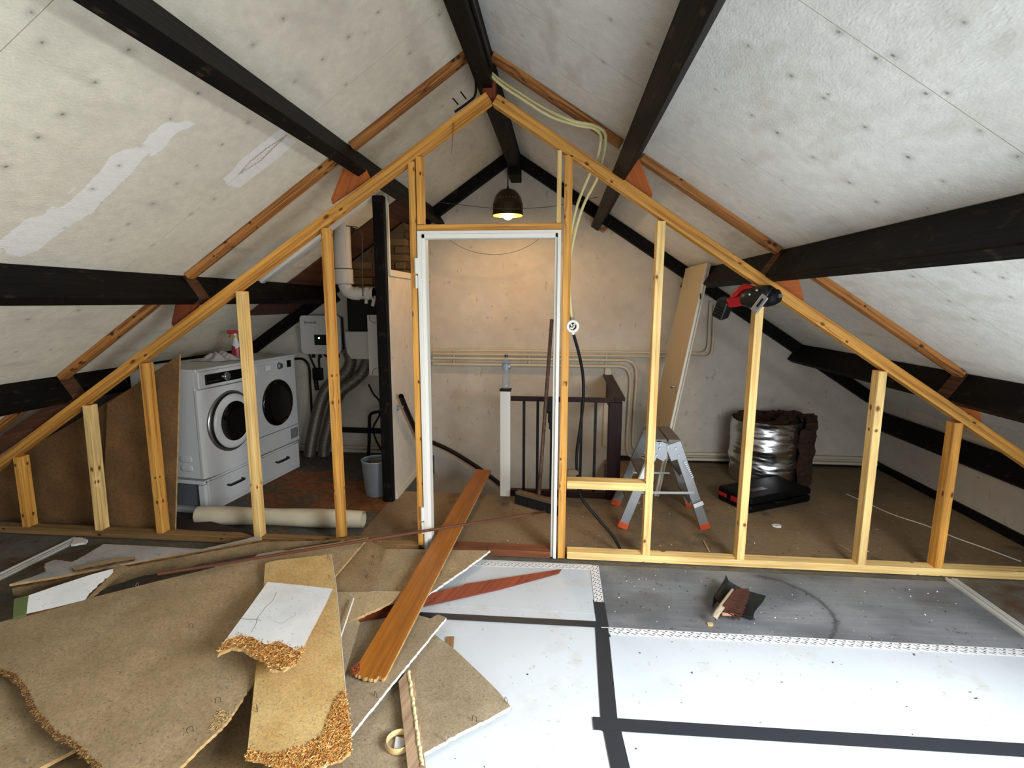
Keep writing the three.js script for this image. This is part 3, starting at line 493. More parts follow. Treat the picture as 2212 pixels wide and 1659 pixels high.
single('wood_wedge', slab([[1290, 494], [1317, 489], [1303, 503]].map(([x, y]) => onZ(x, y, ZG + 0.03)), 0.02, { face: V(0, 0, 1) }), M.oldPine, 'small brown wedge under the gable end of the upper right purlin', 'wedge');
single('wood_splinter', cyl(onZ(980, 265, -3.12), onZ(975, 335, -3.14), 0.004, 0.0006, 6), M.oldPine, 'brown wood splinter hanging from the sloping pine head', 'splinter');

// ---------- heating pipes on the gable
M.pipe = std({ color: 0xcabfa6, roughness: 0.45 });
const zp = ZG + 0.035;
const pipeRun = (pts, r, lab) => single('heating_pipe', tube(pts, r, 160, 10), M.pipe, lab, 'pipe', 'pipes on the gable wall');
const G = (x, y, o = 0) => onZ(x, y, zp + o);
const bend = (a, b, c, r = 0.06) => { const u = a.clone().sub(b).normalize(), v = c.clone().sub(b).normalize(); return [b.clone().addScaledVector(u, r), b.clone().addScaledVector(u, r * 0.3).addScaledVector(v, r * 0.3), b.clone().addScaledVector(v, r)]; };
const XL = -1.29;
{
  const y1 = G(1000, 757).y, y2 = G(1000, 765).y, y3 = G(1000, 774).y, y4 = G(1000, 787).y, xa = G(1375, 780).x, xb = G(1362, 790).x, yf1 = 0.10, yf2 = 0.045;
  pipeRun([V(XL, y1, zp), V(0.3, y1, zp), V(1.0, y1, zp), V(1.28, y1, zp), ...bend(V(1.0, y1, zp), V(1.42, y1, zp), V(1.42, 2, zp)), V(1.42, 1.45, zp), V(1.42, 1.6, zp)], 0.0115, 'thin upper cream pipe turning up beside the leaning door');
  pipeRun([V(XL, y2, zp), V(0.3, y2, zp), V(1.0, y2, zp), V(1.3, y2, zp), ...bend(V(1.0, y2, zp), V(1.46, y2, zp), V(1.46, 2, zp)), V(1.46, 1.45, zp), V(1.46, 1.57, zp)], 0.0115, 'second thin cream pipe turning up beside the leaning door');
  pipeRun([V(XL, y3, zp + 0.01), V(0, y3, zp + 0.01), V(xa - 0.2, y3, zp + 0.01), ...bend(V(0, y3, zp + 0.01), V(xa, y3, zp + 0.01), V(xa, 0, zp + 0.01), 0.1), V(xa, 0.6, zp + 0.01), ...bend(V(xa, 1, zp + 0.01), V(xa, yf1, zp + 0.01), V(3, yf1, zp + 0.01), 0.07), V(1.5, yf1, zp + 0.01), V(KNEE_R - 0.02, yf1, zp + 0.01)], 0.0155, 'cream heating pipe bending down outside its twin, behind the railing');
  pipeRun([V(XL, y4, zp + 0.01), V(0, y4, zp + 0.01), V(xb - 0.2, y4, zp + 0.01), ...bend(V(0, y4, zp + 0.01), V(xb, y4, zp + 0.01), V(xb, 0, zp + 0.01), 0.1), V(xb, 0.6, zp + 0.01), ...bend(V(xb, 1, zp + 0.01), V(xb, yf2, zp + 0.01), V(3, yf2, zp + 0.01), 0.07), V(1.5, yf2, zp + 0.01), V(KNEE_R - 0.02, yf2, zp + 0.01)], 0.0155, 'lowest cream heating pipe, bending down inside its twin behind the railing');
  for (const [px, lab] of [[980, 'cream clip on the wall pipes next to the doorway jamb and partition'], [1143, 'cream clip on the wall pipes between bottle and broom handle'], [1310, 'cream clip on the wall pipes right above the narrow boxing']]) single('pipe_clip', at(box(0.02, y1 - y4 + 0.03, 0.03, 0.003, 'y'), G(px, 770).x, (y1 + y4) / 2, ZG + 0.015), M.creamPaint, lab, 'pipe clip', 'pipe clips');
  single('pipe_trunking', at(box(0.062, y4 - 0.06 - 0.1, 0.04, 0.003, 'y'), 0.475, (y4 - 0.06 + 0.1) / 2 + 0.05, ZG + 0.02), M.creamPaint, 'narrow cream boxing below the pipes beside the railing', 'trunking');
}
// ---------- stair railing
M.darkWood = phys({ map: woodTex([36, 15, 11], [20, 8, 6], [48, 22, 15], 131, 0), roughness: 0.45, specularIntensity: 0.35 });
{
  const t = thing('stair_railing', 'dark brown stair railing with thin black balusters', 'railing', [0, 0, -4.2]), rx = 0.43;
  mesh('top_rail', bar(V(-0.395, 0.822, 0), V(0.485, 0.822, 0), 0.045, 0.036), M.darkWood, t);
  mesh('side_rail', bar(V(0.475, 0.835, 0.03), V(0.475, 0.87, -1.085), 0.085, 0.03), M.darkWood, t);
  mesh('newel', at(box(0.105, 0.81, 0.09, 0.005, 'y'), 0.445, 0.405, -0.01), M.darkWood, t);
  mesh('bottom_rail', bar(V(-0.395, 0.03, 0), V(0.39, 0.03, 0), 0.05, 0.05), M.darkWood, t);
  mesh('side_board', bar(V(0.475, 0.72, -0.05), V(0.475, 0.72, -1.085), 0.03, 0.2), M.darkWood, t);
  for (const px of [1131.6, 1161, 1191, 1222, 1255, 1285]) { const p = onZ(px, 950, -4.2); mesh('baluster', at(box(0.022, 0.76, 0.022, 0.002, 'y'), p.x, 0.43, 0), M.blackPlain, t); }
  void rx;
  const n = thing('newel_post', 'white square newel post with a black cap at the top of the stairs', 'post', [-0.437, 0, -4.2]);
  mesh('post', at(box(0.084, 0.885, 0.084, 0.004, 'y'), 0, 0.4425, 0), M.whitePaint, n);
  mesh('cap', at(box(0.092, 0.018, 0.092, 0.004), 0, 0.893, 0), M.blackPlain, n);
  const h = thing('hanging_holder', 'black plastic holder hanging on the stair railing', 'holder', [0, 0, 0]);
  const p = onZ(1189, 862, -4.155);
  mesh('hook_plate', at(box(0.075, 0.12, 0.04, 0.012), p.x + 0.004, p.y - 0.055, p.z), M.blackPlain, h); mesh('holder_body', at(box(0.055, 0.1, 0.035, 0.012), p.x + 0.01, p.y - 0.15, p.z), M.blackPlain, h); mesh('holder_tip', at(box(0.04, 0.07, 0.03, 0.01), p.x + 0.012, p.y - 0.215, p.z), M.blackPlain, h);
}
// ---------- water bottle on the newel
{
  const t = thing('water_bottle', 'clear plastic water bottle with a blue cap standing on the newel post', 'bottle', [-0.433, 0.9025, -4.2]);
  M.pet = phys({ color: 0xeef3fa, transmission: 0.92, thickness: 0, roughness: 0.12, ior: 1.4 });
  const pr = [[0.004, 0.004], [0.024, 0.0], [0.031, 0.006], [0.033, 0.02]]; for (let i = 0; i < 9; i++) { pr.push([0.033, 0.03 + i * 0.014], [0.0305, 0.037 + i * 0.014]); }
  pr.push([0.033, 0.158], [0.033, 0.2], [0.03, 0.22], [0.018, 0.243], [0.0125, 0.25], [0.0125, 0.258]);
  mesh('bottle_body', lathe(pr, 32), M.pet, t); mesh('cap', lathe([[0.001, 0.276], [0.013, 0.275], [0.014, 0.27], [0.014, 0.256], [0.012, 0.255]].reverse(), 24), std({ color: 0x1b2f7a, roughness: 0.4 }), t);
  const lab = canvasTex(512, 128, (c, w, h) => { c.fillStyle = 'rgb(150,160,178)'; c.fillRect(0, 0, w, h); c.fillStyle = '#eef1f6'; for (const x of [96, 352]) { c.beginPath(); c.moveTo(x, 8); c.lineTo(x + 46, 70); c.lineTo(x - 46, 70); c.fill(); } c.fillStyle = '#3a4252'; c.font = 'bold 34px sans-serif'; for (const x of [60, 316]) { c.fillRect(x, 84, 26, 30); c.fillRect(x + 34, 84, 40, 30); } });
  mesh('label', new THREE.CylinderGeometry(0.0338, 0.0338, 0.045, 32, 1, true).translate(0, 0.178, 0), std({ map: lab, roughness: 0.4 }), t);
}
// ---------- push broom
{
  const A = onFloor(1118, 1085, 0), B = onFloor(1212, 1112, 0), t = thing('push_broom', 'wide push broom with a dark wooden handle leaning on the railing', 'broom'), c = A.clone().add(B).multiplyScalar(0.5), d = B.clone().sub(A).normalize(), s = V(-d.z, 0, d.x);
  M.bristle = std({ color: 0x14110f, roughness: 0.9 });
  mesh('block', bar(A.clone().setY(0.088), B.clone().setY(0.088), 0.06, 0.026), std({ map: woodTex([112, 92, 70], [84, 66, 48], [132, 110, 86], 143, 0), roughness: 0.9 }), t);
  const list = []; for (let i = 0; i < 46; i++) for (let k = -2; k <= 2; k++) { const p = A.clone().lerp(B, (i + 0.5) / 46).addScaledVector(s, k * 0.012); const q = p.clone().addScaledVector(s, k * 0.006 + rr(-0.004, 0.004)).addScaledVector(d, rr(-0.004, 0.004)); list.push(cyl(q.setY(0.002), p.setY(0.08), 0.0055, 0.0045, 5)); }
  mesh('bristles', merged(list), M.bristle, t);
  mesh('handle', cyl(c.clone().setY(0.095), onZ(1192, 690, -4.175), 0.0145, 0.0145, 14), M.darkWoodB = std({ map: woodTex([88, 62, 46], [54, 36, 28], [104, 78, 58], 141, 0), roughness: 0.6 }), t);
}
// ---------- stair handrails
{
  const t = thing('stair_handrail', 'short dark handrail on the partition wall above the stairs', 'handrail'), X = -1.265;
  mesh('rail', tube([onX(866, 855, X), onX(876, 880, X), onX(890, 912, X), onX(908, 950, X - 0.0), onX(922, 968, X)], 0.021, 40, 12), M.blackPlain, t);
  const b = onX(872, 876, X); mesh('bracket', tube([V(-1.315, b.y - 0.02, b.z), V(-1.29, b.y - 0.025, b.z), V(X, b.y - 0.005, b.z)], 0.006, 12, 8), M.alu, t); mesh('bracket_plate', cyl(V(-1.319, b.y - 0.02, b.z), V(-1.313, b.y - 0.02, b.z), 0.025), M.alu, t);
  const u = thing('stair_handrail', 'dark handrail slanting down the gable wall behind the newel post', 'handrail'), z = ZG + 0.06;
  const pts = [[933, 955], [970, 972], [1020, 1002], [1060, 1030], [1100, 1062], [1140, 1100]].map(([x, y]) => onZ(x, y, z));
  mesh('rail', tube(pts, 0.021, 40, 12), M.darkWood, u); mesh('bracket', tube([V(pts[1].x, pts[1].y - 0.02, ZG), V(pts[1].x, pts[1].y - 0.03, ZG + 0.03), pts[1]], 0.005, 12, 8), M.alu, u);
}
// ---------- partition wall with its black end post
{
  const g = structGroup('wall_partition', 'white partition wall beside the stairs');
  mesh('wall_board', at(box(0.05, 1.79, 1.28, 0.002, 'z'), -1.345, 0.895, -4.645), M.wall, g);
  mesh('ledge', at(box(0.07, 0.05, 1.25, 0.003, 'z'), -1.34, 1.815, -4.66), M.creamPaint, g);
  mesh('frame_strip', at(box(0.03, 0.6, 0.03, 0.003, 'y'), -1.325, 2.1, -4.035), M.creamPaint, g);
  mesh('skirting', at(box(0.016, 0.06, 1.2, 0.003, 'z'), -1.312, 0.03, -4.61), M.creamPaint, g);
  single('end_post', at(box(0.085, 2.37, 0.06, 0.006, 'y'), -1.362, 1.185, -3.975), M.black, 'black post at the free end of the partition wall', 'post');
  roofPanel('L', -1.36, -2.75, -5.2, onL(820, 458).z, structGroup('trim_1', 'unpainted brown boarding at the top of the slope beside the chimney'), 'boarding', 0.01, -0.012, M.bareWood);
  const o = (x) => V(x, yL(x), -4.01).addScaledVector(nL, 0.012); const tr = structure('trim_2', bar(o(-1.33), o(-2.36), 0.05, 0.024, nL), M.whitePaint, 'white batten on the ceiling above the inverter'); void tr;
}
// ---------- brick chimney
{
  const t = thing('brick_chimney', 'old brown brick chimney stack behind the partition wall', 'chimney'), x0 = -2.0, x1 = -1.455, z0 = -5.275, z1 = -4.93;
  mesh('mortar', slab([V(x0 + 0.01, 1.68, z1 - 0.012), V(x1 - 0.012, 1.68, z1 - 0.012), V(x1 - 0.012, yL(x1) - 0.04, z1 - 0.012), V(x0 + 0.01, yL(x0) - 0.04, z1 - 0.012)], z1 - z0 - 0.02, { face: V(0, 0, 1) }), std({ color: 0x5a4a38, roughness: 1 }), t);
  const bm = [[0x6a5030], [0x5c4428], [0x745a38], [0x503a24]].map(([c]) => std({ color: c, roughness: 0.95, bumpMap: grainBump, bumpScale: 0.003 }));
  const gf = box(0.205, 0.06, 0.02, 0.006), gh = box(0.098, 0.06, 0.02, 0.006), gs = box(0.02, 0.06, 0.205, 0.006), gsh = box(0.02, 0.06, 0.098, 0.006);
  for (let r = 0; r < 10; r++) {
    const y = 1.712 + r * 0.072, off = r % 2 ? 0.107 : 0; let k = 0;
    for (let x = x1 - off; x > x0 + 0.05; x -= 0.2145, k++) { if (y + 0.03 > yL(Math.max(x0, x - 0.2)) + 0.02) continue; const w = k === 0 && off ? 0.098 : 0.205; if (k === 0 && off) { const m = mesh('brick', gh, bm[(r * 3 + 1) % 4], t); m.position.set(x1 - 0.049, y, z1 - 0.006 + rr(-0.004, 0.006)); } const cx = x - w / 2 - (k === 0 && off ? 0.007 : 0); const m = mesh('brick', gf, bm[(r * 7 + k * 3) % 4], t); m.position.set(Math.max(x0 + 0.1, x - 0.105), y, z1 - 0.006 + rr(-0.004, 0.006)); void cx; }
    for (let j = 0; j < 2; j++) { if (y > yL(x1) - 0.06) continue; const half = r % 2 === 0 ? j === 0 : j === 1; const m = mesh('brick', half ? gsh : gs, bm[(r * 5 + j) % 4], t); m.position.set(x1 - 0.004 + rr(-0.004, 0.006), y, r % 2 ? (half ? z1 - 0.275 : z1 - 0.118) : (half ? z1 - 0.065 : z1 - 0.222)); }
  }
}
// ---------- ventilation pipe, inverter, boxes, ducts
M.pvc = std({ color: 0xbdb6aa, roughness: 0.45 });
{
  const t = thing('vent_pipe', 'fat grey-white plastic vent pipe with an elbow beside the black post', 'pipe'), z = -4.16, a = onZ(740, 500, z), b = onZ(741, 580, z), c = onZ(741, 612, z), d = onZ(747, 634, z), e = onZ(808, 634, z);
  const X = onZ(741, 560, z).x;
  mesh('pipe', cyl(V(X, b.y, z), V(X, yL(X) + 0.12, z), 0.066, 0.066, 32), M.pvc, t);
  mesh('socket', lathe([[0.05, 0], [0.072, 0.004], [0.076, 0.012], [0.073, 0.02], [0.073, 0.11], [0.075, 0.118], [0.066, 0.12]], 32).translate(X, c.y - 0.01, z), M.pvc, t);
  mesh('elbow', tube([V(X + 0.005, c.y, z), V(X + 0.005, d.y + 0.06, z), V(X + 0.03, d.y + 0.018, z), V(X + 0.075, d.y, z), V(X + 0.1, d.y, z)], 0.05, 32, 24), M.pvc, t);
  mesh('branch', cyl(V(X + 0.09, d.y, z), V(e.x, d.y, z), 0.046, 0.046, 28), M.pvc, t);
  for (const x of [X + 0.1, e.x - 0.02]) mesh('collar', cyl(V(x, d.y, z), V(x + 0.02, d.y, z), 0.052, 0.052, 28), M.pvc, t);
  mesh('drain_spigot', cyl(V(X + 0.18, d.y - 0.08, z + 0.01), V(X + 0.18, d.y - 0.03, z), 0.014), M.pvc, t); mesh('drain_spigot', cyl(V(X + 0.235, d.y - 0.1, z + 0.02), V(X + 0.25, d.y - 0.02, z), 0.014), M.pvc, t);
  mesh('clamp', at(box(0.04, 0.1, 0.09, 0.01), X + 0.2, d.y, z), M.pvc, t);
  single('hanging_strap', tube([onZ(748, 488, -4.1), onZ(772, 492, -4.1), onZ(781, 504, -4.1), onZ(782, 560, -4.11), onZ(784, 640, -4.11)], 0.004, 40, 6), M.wire, 'grey metal strap hanging down to the vent pipe', 'strap');
}
{
  const a = onZ(655, 682, ZG + 0.06), b = onZ(743, 763, ZG + 0.06), w = b.x - a.x, h = a.y - b.y, t = thing('solar_inverter', 'white wall-mounted inverter with a round-cornered case and small green light', 'inverter', [(a.x + b.x) / 2, (a.y + b.y) / 2, ZG]);
  const logo = canvasTex(1024, 1024, (c, W, H) => { c.fillStyle = '#c9c9c6'; c.fillRect(0, 0, W, H); c.fillStyle = '#1b1b1b'; c.font = 'bold 84px sans-serif'; c.fillText('Growatt', 100, 205); });
  const sh = new THREE.Shape(), r = 0.05, x = w / 2, y = h / 2; sh.moveTo(-x + r, -y); sh.lineTo(x - r, -y); sh.absarc(x - r, -y + r, r, -Math.PI / 2, 0); sh.lineTo(x, y - r * 0.6); sh.absarc(x - r * 0.6, y - r * 0.6, r * 0.6, 0, Math.PI / 2); sh.lineTo(-x + r * 0.6, y); sh.absarc(-x + r * 0.6, y - r * 0.6, r * 0.6, Math.PI / 2, Math.PI); sh.lineTo(-x, -y + r); sh.absarc(-x + r, -y + r, r, Math.PI, Math.PI * 1.5);
  const g = new THREE.ExtrudeGeometry(sh, { depth: 0.02, bevelEnabled: true, bevelSize: 0.006, bevelThickness: 0.006, bevelSegments: 3, curveSegments: 8 }).translate(0, 0, 0.11), p = g.attributes.position, uv = g.attributes.uv;
  for (let i = 0; i < p.count; i++) uv.setXY(i, clamp((p.getX(i) + x) / w), clamp((p.getY(i) + y) / h));
  mesh('front_cover', g, std({ map: logo, roughness: 0.45 }), t); mesh('heat_sink', at(box(w * 0.97, h * 0.97, 0.105, 0.02), 0, 0, 0.055), M.blackPlain, t);
  const d = new THREE.Shape(); d.absellipse(0, 0, 0.045, 0.048, 0, 7); mesh('display', at(box(0.13, 0.105, 0.012, 0.03), 0.0, -h * 0.13, 0.137), M.blackPlain, t); void d;
  mesh('status_led', at(new THREE.SphereGeometry(0.009, 12, 8), -0.012, -h * 0.08, 0.144), std({ color: 0xd8ffe8, emissive: 0xb8ffd0, emissiveIntensity: 1.5 }), t);
  for (const dx of [-0.12, -0.05, 0.06, 0.14]) mesh('cable_gland', cyl(V(dx, -h / 2 - 0.05, 0.06), V(dx, -h / 2 + 0.005, 0.06), 0.016), M.blackPlain, t);
  const K = (pts, rad, lab, m = M.rubber) => single('black_cable', tube(pts, rad, 60, 8), m, lab, 'cable', 'cables under the inverter');
  const g2 = (px, py, dz = 0.05) => onZ(px, py, ZG + dz);
  K([g2(560, 786), g2(640, 775), g2(655, 776), g2(666, 788), g2(670, 830), g2(674, 900), g2(680, 975)], 0.012, 'black cable hugging the wall beside the dryer');
  K([g2(668, 765), g2(676, 785), g2(684, 800)], 0.01, 'short black lead from the inverter to its isolator'); K([g2(690, 765), g2(689, 780), g2(690, 795)], 0.01, 'second short lead from the inverter to its isolator'); K([g2(700, 765), g2(712, 778), g2(716, 800), g2(706, 830)], 0.01, 'looped black lead under the inverter');
  const iso = thing('isolator_switch', 'black isolator switch below the inverter', 'switch'); const q = g2(687, 808, 0.03); mesh('switch_body', at(box(0.1, 0.13, 0.06, 0.01), q.x, q.y, q.z), M.blackPlain, iso); mesh('plug', cyl(V(q.x - 0.02, q.y - 0.17, q.z), V(q.x - 0.03, q.y - 0.05, q.z), 0.022), M.blackPlain, iso); mesh('knob', cyl(V(q.x, q.y, q.z + 0.03), V(q.x, q.y, q.z + 0.05), 0.025), M.rubber, iso);
}
{
  M.boxGrey = std({ color: 0xc2bfb8, roughness: 0.6 });
  const a = onZ(745, 717, -4.95), b = onZ(796, 775, -4.95); const t = thing('connection_box', 'white square box with a cut corner beside the foil ducts', 'box', [(a.x + b.x) / 2, (a.y + b.y) / 2, -5.05]); const w = b.x - a.x, h = a.y - b.y;
  const sh = new THREE.Shape([[-w / 2, h / 2], [w / 2 + 0.1, h / 2], [w / 2 + 0.1, -h / 2], [-w / 2 + 0.06, -h / 2], [-w / 2 + 0.015, -h / 2 + 0.06]].map(([x, y]) => new THREE.Vector2(x, y)));
  mesh('case', new THREE.ExtrudeGeometry(sh, { depth: 0.2, bevelEnabled: true, bevelSize: 0.004, bevelThickness: 0.004, bevelSegments: 2 }).translate(0, 0, -0.1), M.boxGrey, t);
  const c = onZ(792, 680, -4.6), d = onZ(822, 812, -4.6), u = thing('access_panel', 'narrow upright white panel of the unit beside the black post', 'panel', [(c.x + d.x) / 2, (c.y + d.y) / 2, -4.65]); mesh('panel', box(d.x - c.x, c.y - d.y, 0.09, 0.004, 'y'), M.boxGrey, u);
  const wv = std({ color: 0x2a2622 }); mesh('loose_wire', tube([[-0.03, 0.27, 0.05], [-0.02, 0.22, 0.055], [0.03, 0.2, 0.05]], 0.002, 20, 6), wv, u); mesh('loose_wire', tube([[-0.025, -0.27, 0.055], [-0.01, -0.22, 0.055], [0.035, -0.2, 0.05]], 0.002, 20, 6), wv, u);
  single('heat_recovery_unit', at(box(0.5, 0.36, 0.36, 0.02), -1.79, 1.49, -5.1), M.blackPlain, 'dark ventilation unit above the white box', 'unit');
  M.foil = std({ color: 0x9a948a, metalness: 0.85, roughness: 0.42 });
  function duct(pix, r, z, lab) {
    const cv = new THREE.CatmullRomCurve3(pix.map(([x, y, dz = 0]) => onZ(x, y, z + dz)), false, 'centripetal'), N = 340, R = 18, fr = cv.computeFrenetFrames(N, false), P = [], I = [];
    for (let i = 0; i <= N; i++) { const c0 = cv.getPointAt(i / N), q = r * (1 + 0.12 * Math.sin(i * 1.05) + 0.02 * (hash(i, 3, 7) - 0.5)); for (let j = 0; j < R; j++) { const a2 = j / R * Math.PI * 2; const v = c0.clone().addScaledVector(fr.normals[i], Math.cos(a2) * q).addScaledVector(fr.binormals[i], Math.sin(a2) * q); P.push(v.x, v.y, v.z); if (i < N) { const k = i * R + j, k2 = i * R + (j + 1) % R; I.push(k, k + R, k2, k2, k + R, k2 + R); } } }
    const g = new THREE.BufferGeometry(); g.setAttribute('position', new THREE.Float32BufferAttribute(P, 3)); g.setIndex(I); g.computeVertexNormals(); g.setAttribute('uv', new THREE.Float32BufferAttribute(new Float32Array(P.length / 3 * 2), 2));
    return single('foil_duct', g, M.foilDuct, lab, 'duct', 'flexible foil ducts');
  }
  M.foilDuct = std({ color: 0x9a948a, metalness: 0.85, roughness: 0.42, side: THREE.DoubleSide });
  duct([[751, 755, -0.02], [758, 779], [751, 801], [732, 820], [705, 842], [690, 878], [680, 918], [672, 958], [668, 985]], 0.056, -5.12, 'flexible foil duct bending under the inverter, nearer the dryer');
  duct([[797, 770, -0.02], [782, 806], [757, 829], [736, 846], [720, 885], [711, 920], [701, 960], [699, 985]], 0.056, -5.1, 'flexible foil duct from the white panel, nearer the black post');
  for (const [y, lab] of [[966, 'upper grey pipe low on the wall behind the foil ducts'], [983, 'lower grey pipe low on the wall behind the foil ducts']]) { const p0 = onZ(650, y - 3, ZG + 0.03), p1 = onZ(826, y + 2, ZG + 0.03); single('low_pipe', cyl(p0, p1, 0.018), M.pvc, lab, 'pipe'); }
  single('wall_rail', bar(onZ(738, 928, ZG + 0.02), onZ(830, 931, ZG + 0.02), 0.03, 0.055), M.blackPlain, 'black rail on the wall behind the bin', 'rail');
  const B = (x, y, z = -4.9) => onZ(x, y, z);
  single('black_hose', tube([B(832, 890), B(812, 890), B(800, 896), B(798, 920), B(797, 960), B(794, 1000)], 0.016, 60, 10), M.rubber, 'black bent hose above the bin', 'hose');
  single('black_hose', tube([B(796, 830), B(806, 850), B(820, 868), B(820, 895), B(806, 925), B(812, 950), B(826, 975)], 0.01, 60, 8), M.rubber, 'thin black hose looping beside the post', 'hose');
}
// ---------- bin
{
  const p = onFloor(799, 1079), t = thing('waste_bin', 'smoky grey plastic waste bin beside the black post', 'bin', [p.x + 0.02, 0.003, p.z - 0.12]);
  M.binGrey = phys({ color: 0x8b9096, transmission: 0.35, thickness: 0, roughness: 0.45, side: THREE.DoubleSide });
  mesh('bucket', lathe([[0.002, 0.002], [0.085, 0], [0.092, 0.006], [0.118, 0.3]], 40), M.binGrey, t); mesh('rim', new THREE.TorusGeometry(0.118, 0.005, 8, 40).rotateX(Math.PI / 2).translate(0, 0.3, 0), std({ color: 0x9aa0a4, roughness: 0.35 }), t);
  mesh('inner_pot', lathe([[0.06, 0.08], [0.075, 0.29], [0.071, 0.29], [0.056, 0.085]], 32).translate(0.03, 0, -0.01), std({ color: 0x8c847a, roughness: 0.6, side: THREE.DoubleSide }), t);
}

// ---------- washing machine and dryer on drawer pedestals
const TURN = Math.PI / 2 - 0.105;
M.enamel = std({ color: 0xd2d3d2, roughness: 0.3 });
M.enamelSide = M.enamel;
M.gloss = phys({ color: 0x060607, roughness: 0.12, clearcoat: 0.5 });
M.chrome = std({ color: 0xb8bcc0, metalness: 0.9, roughness: 0.22 });
M.darkPlastic = std({ color: 0x121314, roughness: 0.4 });
const MB = V(-2.641, 0, -3.561);                       // front corner nearest the stud wall
const mAt = (k) => [MB.x + Math.cos(TURN) * (0.3 + k * 0.605), 0, MB.z - Math.sin(TURN) * (0.3 + k * 0.605)];
function pedestal(k, label) {
  const t = thing('drawer_pedestal', label, 'pedestal', mAt(k), TURN);
  const y1 = 0.262, W = 0.597, D = 0.56;
  mesh('frame_top', at(box(W, 0.03, D, 0.003), 0, y1 - 0.015, -D / 2 - 0.002), M.enamel, t); mesh('frame_base', at(box(W, 0.04, D, 0.003), 0, 0.02, -D / 2 - 0.002), M.enamel, t);
  for (const [x, z] of [[-1, 0], [1, 0], [-1, 1], [1, 1]]) mesh('corner_post', at(box(0.05, y1 - 0.07, 0.05, 0.003, 'y'), x * (W / 2 - 0.026), y1 / 2, z ? -D + 0.024 : -0.03), M.enamel, t);
  mesh('drawer_box', at(box(W - 0.06, y1 - 0.09, D - 0.08, 0.004), 0, y1 / 2, -D / 2 - 0.02), std({ color: 0x5d6164, roughness: 0.5 }), t);
  const dr = mesh('drawer_front', at(box(W - 0.05, y1 - 0.05, 0.018, 0.003), 0.004, y1 / 2 + 0.012, 0.006), M.enamel, t);
  mesh('handle', tube([[-0.08, y1 * 0.62, 0.012], [-0.08, y1 * 0.61, 0.04], [-0.06, y1 * 0.61, 0.046], [0.06, y1 * 0.61, 0.046], [0.08, y1 * 0.61, 0.04], [0.08, y1 * 0.62, 0.012]], 0.009, 40, 8), M.darkPlastic, dr);
  for (const x of [-0.275, -0.235, 0.235, 0.275]) mesh('screw', cyl(V(x, y1 - 0.014, -0.003), V(x, y1 - 0.014, 0.001), 0.006), M.darkPlastic, t);
}
pedestal(0, 'white drawer pedestal under the washing machine'); pedestal(1, 'white drawer pedestal under the tumble dryer');
function ringGeo(prof, seg = 56) { return lathe(prof, seg).rotateX(Math.PI / 2); }
